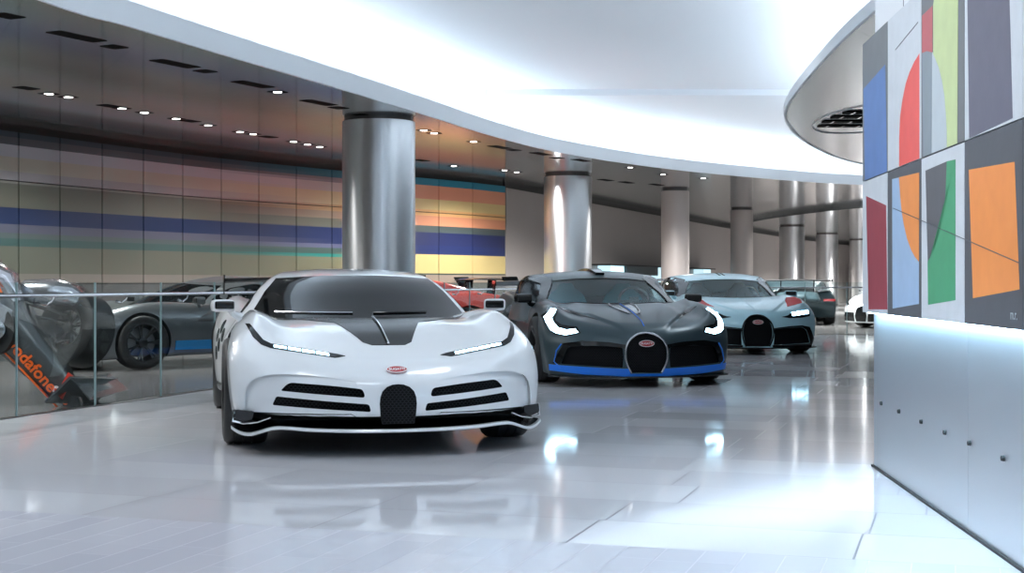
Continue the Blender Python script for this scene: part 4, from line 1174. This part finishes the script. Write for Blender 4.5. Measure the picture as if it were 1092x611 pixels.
# ------------------------------------------------------------------ simpler cars beyond the balustrade
def back_car(label, paint, x, y, rz, front_stripe=None, wing_m=None, tail=False, lamps=True):
    car = thing('sports_car', label, 'car')
    p = dict(PC); p['zb'] = [(-1.1,.12),(0,.15),(3.7,.2)]
    B, C, body, cab = car_shell(car, p, paint, n=(44,80,18), cabn=(36,50,12))
    wz = [(-.80,.74),(-.735,.86),(-.665,.98),(-.585,1.065),(0,1.10),(.585,1.065),(.665,.98),(.735,.86),(.80,.74),(0,.68)]
    on_form('windscreen', C, [wz], '-y', M['black_glass'], car, .08, .003, -.006, lim=(-.5,1.9))
    sw = rounded([(1.02,.83),(1.10,.91),(1.35,1.03),(1.65,1.085),(1.95,1.07),(2.25,.97),(2.35,.83)], .05)
    for s, a in ((-1,'-x'), (1,'+x')):
        on_form('side_window', C, [sw], a, M['black_glass'], car, .08, .003, -.006)
        on_form('side_skirt', B, [[(.45,.24),(.45,.36),(2.2,.36),(2.2,.24)]], a, front_stripe or M['black_gloss'], car, .08, .010, -.006)
        on_form('side_intake', B, [rounded([(1.45,.62),(2.0,.78),(2.22,.66),(2.10,.42),(1.6,.40)], .04)], a, M['black_gloss'], car, .08, .003, -.006)
        on_form('tail_lamp', B, [[(3.30,.62),(3.30,.68),(3.50,.68),(3.50,.62)]], a, M['tail_red'], car, .06, .006, -.006)
        lamp = on_form('headlamp', B, [[(s*.50,.56),(s*.86,.66),(s*.88,.60),(s*.70,.54)]], '-y', M['black_glass'], car, .05, .004, -.01)
        on_form('side_grille', B, [[(s*.22,.16),(s*.24,.38),(s*.74,.38),(s*.84,.17)]], '-y', M['black_gloss'], car, .06, .003, -.01)
    on_form('horseshoe_grille' if False else 'centre_grille', B, [[(-.16,.16),(-.2,.3),(-.14,.48),(0,.54),(.14,.48),(.2,.3),(.16,.16)]], '-y', M['black_gloss'], car, .05, .004, -.01)
    mirrors(car, .975, .78, .872, paint, M['black_matte'], (.19,.12,.10))
    for yy in (0, 2.71):
        for s in (-1, 1): add_wheel(car, s*.865, yy, s, M['rim_dark'], 7, lowdetail=True)
    if wing_m: wing(car, 1.16, 3.45, .88, wing_m, .34)
    car.location = (x, y, -.062); car.rotation_euler = (0, 0, math.radians(rz))
    return car
# local +y points to the tail; the direction of travel is local -y
back_car('gun-grey race car with blue sill stripe standing in for a reflection in the left glass', M['gun_grey'], -5.3, 18.6, -50, M['blue_stripe'])  # solid car in place of a mirrored one in the panes
back_car('red race car with black wing, half hidden behind the white car, partly standing in for red reflections in the glass', M['race_red'], -3.55, 23.0, -60, wing_m=M['carbon'])  # its red partly replaces reflections in the balustrade
back_car('white car parked behind the far glass, cut off by the left edge of the mural', M['white_paint'], 9.3, 34.6, -60)
back_car('dark grey winged race car beyond the glass right of the pale blue car', M['grey_satin'], 7.9, 40.0, 172, wing_m=M['black_matte'])

# ------------------------------------------------------------------ formula race car hung nose-down at the left
mk('f_grey', (.10,.11,.115), .25, metal=.4, coat=.7)
mk('f_silver', (.62,.63,.67), .18, metal=.85, coat=.5)
mk('f_orange', (1.0,.16,.02), .35, emit=(1,.14,.02), es=.0)
fc = thing('formula_race_car', 'grey and silver open-wheel race car tilted nose-down behind the glass, orange lettering on its side', 'race car', (0,0,0))
D0 = 12.7
def fp(px, py, dd=0.0): return Vector(at(px, py, d=D0)) + Vector((0, dd, 0))
def loft(name, secs, m, parent, smooth=True):
    """secs: (centre, half along u, half depth); u is the in-picture normal of the path, depth is world Y"""
    bm = bmesh.new(); rr = []; n = 16
    for i, (c, hu, hd) in enumerate(secs):
        a, b = secs[max(i-1,0)][0], secs[min(i+1, len(secs)-1)][0]
        t = (b - a); t.y = 0; t.normalize(); u = Vector((-t.z, 0, t.x))
        ring = []
        for k in range(n):
            ca, sa = math.cos(2*PI*k/n), math.sin(2*PI*k/n)
            e = .55
            ring.append(bm.verts.new(c + u*hu*math.copysign(abs(ca)**e, ca) + Vector((0,1,0))*hd*math.copysign(abs(sa)**e, sa)))
        rr.append(ring)
    for A, B in zip(rr, rr[1:]):
        for k in range(n): bm.faces.new((A[k], A[(k+1)%n], B[(k+1)%n], B[k]))
    bm.faces.new(rr[0]); bm.faces.new(rr[-1][::-1])
    return fromb(name, bm, m, parent, smooth=smooth, angle=50)
loft('monocoque', [(fp(-52,268), .30, .30), (fp(-20,312), .27, .30), (fp(15,352), .215, .27), (fp(45,386), .175, .21), (fp(66,412), .13, .15), (fp(80,432), .07, .09), (fp(86,440), .03, .04)], M['f_grey'], fc)
ang = math.atan2(-(410-365), (62-24))
e1 = Vector((math.cos(ang), 0, math.sin(ang))); e2 = Vector((-math.sin(ang), 0, math.cos(ang)))
def fm(c, off): 
    return Matrix(((e1.x, e2.x, 0, c.x), (0, 0, -1, c.y - off), (e1.z, e2.z, 0, c.z), (0,0,0,1)))
text_obj('lettering', 'vodafone', .150, M['f_orange'], fc, fm(fp(43.5,388.5), .232) @ Matrix.Rotation(math.radians(7), 4, 'Y'), .004, True, sx=1.02)
bm = bmesh.new(); lathe(bm, [(-.004,.034),(.004,.034)], 24, 'z'); o = fromb('roundel', bm, M['badge_white'], fc); o.matrix_local = fm(fp(65.5,414), .155)
bm = bmesh.new(); prism(bm, [(-.015,0),(0,-.016),(.016,0),(.004,.018)], .004, .007); q = fromb('roundel_mark', bm, M['race_red'], o)
text_obj('lettering', 'oo', .105, M['f_orange'], fc, fm(fp(73,424), .125), .003, True)
loft('side_stripe', [(fp(-8,351,-.235), .010, .03), (fp(22,382,-.205), .010, .03), (fp(48,412,-.16), .008, .02), (fp(66,434,-.10), .006, .02)], M['f_orange'], fc)
# cockpit side opening with hub
bm = bmesh.new(); lathe(bm, [(-.02,.20),(.02,.215)], 36, 'y'); o = fromb('hub_opening', bm, M['black_matte'], fc, smooth=True); o.location = fp(10,350,-.29); o.scale = (.75,1,1.05); 
bm = bmesh.new(); lathe(bm, [(-.06,.05),(-.04,.085),(.02,.09)], 24, 'y'); q = fromb('hub', bm, M['rim_silver'], fc, smooth=True); q.location = fp(10,350,-.30)
# wheels
def fwheel(px, py, dd, yaw, r=.34):
    bm = bmesh.new()
    lathe(bm, [(-.15,.19),(-.17,.24),(-.165,.31),(-.14,r),(.14,r),(.165,.31),(.17,.24),(.15,.19)], 56, closed=True)
    w = fromb('wheel', bm, M['rubber'], fc, smooth=True, angle=40)
    w.location = fp(px, py, dd); w.rotation_euler = (0, math.radians(12), math.radians(yaw))
    bm = bmesh.new()
    lathe(bm, [(-.15,.19),(-.155,.20),(-.13,.17),(.13,.17),(.15,.20),(.15,.19),(.12,.16),(-.12,.16)], 40, closed=True)
    for i in range(9):
        a = 2*PI*i/9; Mx = Matrix.Rotation(a, 4, 'X')
        box(bm, -.11, -.08, -.012, .012, .04, .175, M=Mx)
    lathe(bm, [(-.14,.03),(-.13,.05),(-.06,.05)], 20)
    fromb('rim', bm, M['rim_dark'], w, smooth=True, angle=30)
fwheel(69, 353, .35, 62)
fwheel(-60, 250, .2, 62, .34)
for a, b in (((22,335),(60,345)),((38,372),(66,362)),((10,318),(64,338)),((44,386),(72,372))):
    bm = bmesh.new(); tube(bm, [fp(*a, .0), fp(*b, .30)], .016, 8); fromb('suspension_arm', bm, M['carbon'], fc, smooth=True)
# front wing
def plate(name, quad, m, th=.012):
    bm = bmesh.new(); a = [bm.verts.new(q) for q in quad]
    n = (quad[1]-quad[0]).cross(quad[2]-quad[0]).normalized()*th
    b = [bm.verts.new(q + n) for q in quad]
    bm.faces.new(a); bm.faces.new(b[::-1])
    for k in range(4): bm.faces.new((a[k], a[(k+1)%4], b[(k+1)%4], b[k]))
    bevel(bm, .004, 2)
    return fromb(name, bm, m, fc)
plate('front_wing', [fp(72,424,-.6), fp(98,398,-.6), fp(110,408,.5), fp(84,436,.5)], M['f_grey'], .02)
plate('wing_flap', [fp(90,402,-.35), fp(108,424,-.35), fp(122,420,.45), fp(100,402,.45)], M['f_grey'], .012)
plate('wing_endplate', [fp(76,416,-.42), fp(88,394,-.42), fp(93,398,-.42), fp(82,422,-.42)], M['race_red'], .03)
text_obj('lettering', 'ING', .05, M['badge_white'], fc, Matrix(((.47,.88,0,fp(84.5,408).x),(0,0,-1,D0-.44),(.88,-.47,0,fp(84.5,408).z),(0,0,0,1))), .002, True)
# engine cover and silver bodywork up the slope
loft('engine_cover', [(fp(-40,300,-.1), .22, .26), (fp(-8,292,-.1), .16, .22), (fp(12,300,-.1), .10, .16), (fp(22,322,-.1), .05, .08)], M['f_silver'], fc)
plate('bodywork', [fp(0,345,-.34), fp(14,322,-.34), fp(26,330,-.30), fp(20,362,-.30)], M['f_silver'], .02)
plate('flash', [fp(7,300,-.34), fp(13,303,-.34), fp(16,312,-.32), fp(9,311,-.34)], M['f_orange'], .01)
loft('side_pod', [(fp(18,312,.35), .12, .25), (fp(45,312,.35), .13, .25), (fp(68,316,.35), .10, .22), (fp(84,324,.35), .04, .10)], M['f_silver'], fc)
bm = bmesh.new(); tube(bm, [(fp(-20,330,.1).x, fp(-20,330).y + .1, .9), (fp(-15,330).x, fp(0,0).y + .1, -.06)], .05, 12)
fromb('stand', bm, M['collar'], fc, smooth=True)
bm = bmesh.new(); tube(bm, [fp(70,425,.05), (fp(70,425).x, D0 + .1, -.06)], .03, 10)
fromb('stand', bm, M['collar'], fc, smooth=True)

# ------------------------------------------------------------------ cars, light, camera
white_car(); big_car('grey'); big_car('blue')
w = bpy.data.worlds.new('world'); SC.world = w; w.use_nodes = True
w.node_tree.nodes['Background'].inputs[0].default_value = (.5,.55,.6,1); w.node_tree.nodes['Background'].inputs[1].default_value = .15
def area(name, loc, rot, sx, sy, power, col=(1,1,1)):
    l = bpy.data.lights.new(name, 'AREA'); l.shape = 'RECTANGLE'; l.size = sx; l.size_y = sy; l.energy = power; l.color = col
    o = put(bpy.data.objects.new(name, l)); o.location = loc; o.rotation_euler = rot; return o
FILL_SPOTS = [(x, y, ZC - .05, pw, .15, (1,.98,.96)) for x, y, pw in ((-5.3,18.6,430),(-3.4,22.3,460),(-1.6,25.6,560),(.2,28.4,700),(-7.0,15.2,420),(-5.2,11.0,380),(-8,12,300),(3.6,30.6,1000),(6.5,36,2300),(9.8,43,2900),(13,51,4200),(17,61,6000),(13,40,2200),(21,72,7000))]  # added invisible spots, brighten the walls and floor beyond the rail
FILL_SPOTS += [(x, y, ZT - .06, pw, .7, (.90,.95,1)) for x, y, pw in ((-2.5,.5,140),(.3,3.2,140),(-2.6,6.2,150),(.6,8.0,150),(3.3,15.0,260))]  # added invisible spots under the white ceiling, extra light for cars and floor
for k, (x, y, z, pw, rad, colr) in enumerate(FILL_SPOTS):
    l = bpy.data.lights.new('fill_spot', 'SPOT'); l.energy = pw; l.spot_size = math.radians(155); l.spot_blend = .6; l.shadow_soft_size = rad; l.color = colr
    o = put(bpy.data.objects.new('fill_spot', l)); o.location = (x, y, z)
for ly, ty in ((3.2, 4.6), (5.6, 6.6)):                  # added unseen spots that brighten the mural
    l = bpy.data.lights.new('mural_fill_spot', 'SPOT'); l.energy = 170; l.spot_size = math.radians(62); l.spot_blend = .7; l.shadow_soft_size = .15
    o = put(bpy.data.objects.new('mural_fill_spot', l)); o.location = (-1.3, ly, ZT - .06)
    o.rotation_euler = (Vector((1.8, ty, 1.95)) - o.location).to_track_quat('-Z', 'Y').to_euler()
cam = bpy.data.cameras.new('camera'); co = put(bpy.data.objects.new('camera', cam))
cam.sensor_width = 36; cam.lens = F/1092*36; cam.shift_y = -(305.5 - HY)/1092
cam.clip_end = 300
co.location = (0, 0, CAMZ); co.rotation_euler = (PI/2, 0, 0); SC.camera = co
SC.view_settings.view_transform = 'Standard'; SC.view_settings.look = 'None'; SC.view_settings.gamma = 1
SC.view_settings.use_curve_mapping = False; SC.view_settings.exposure = .5
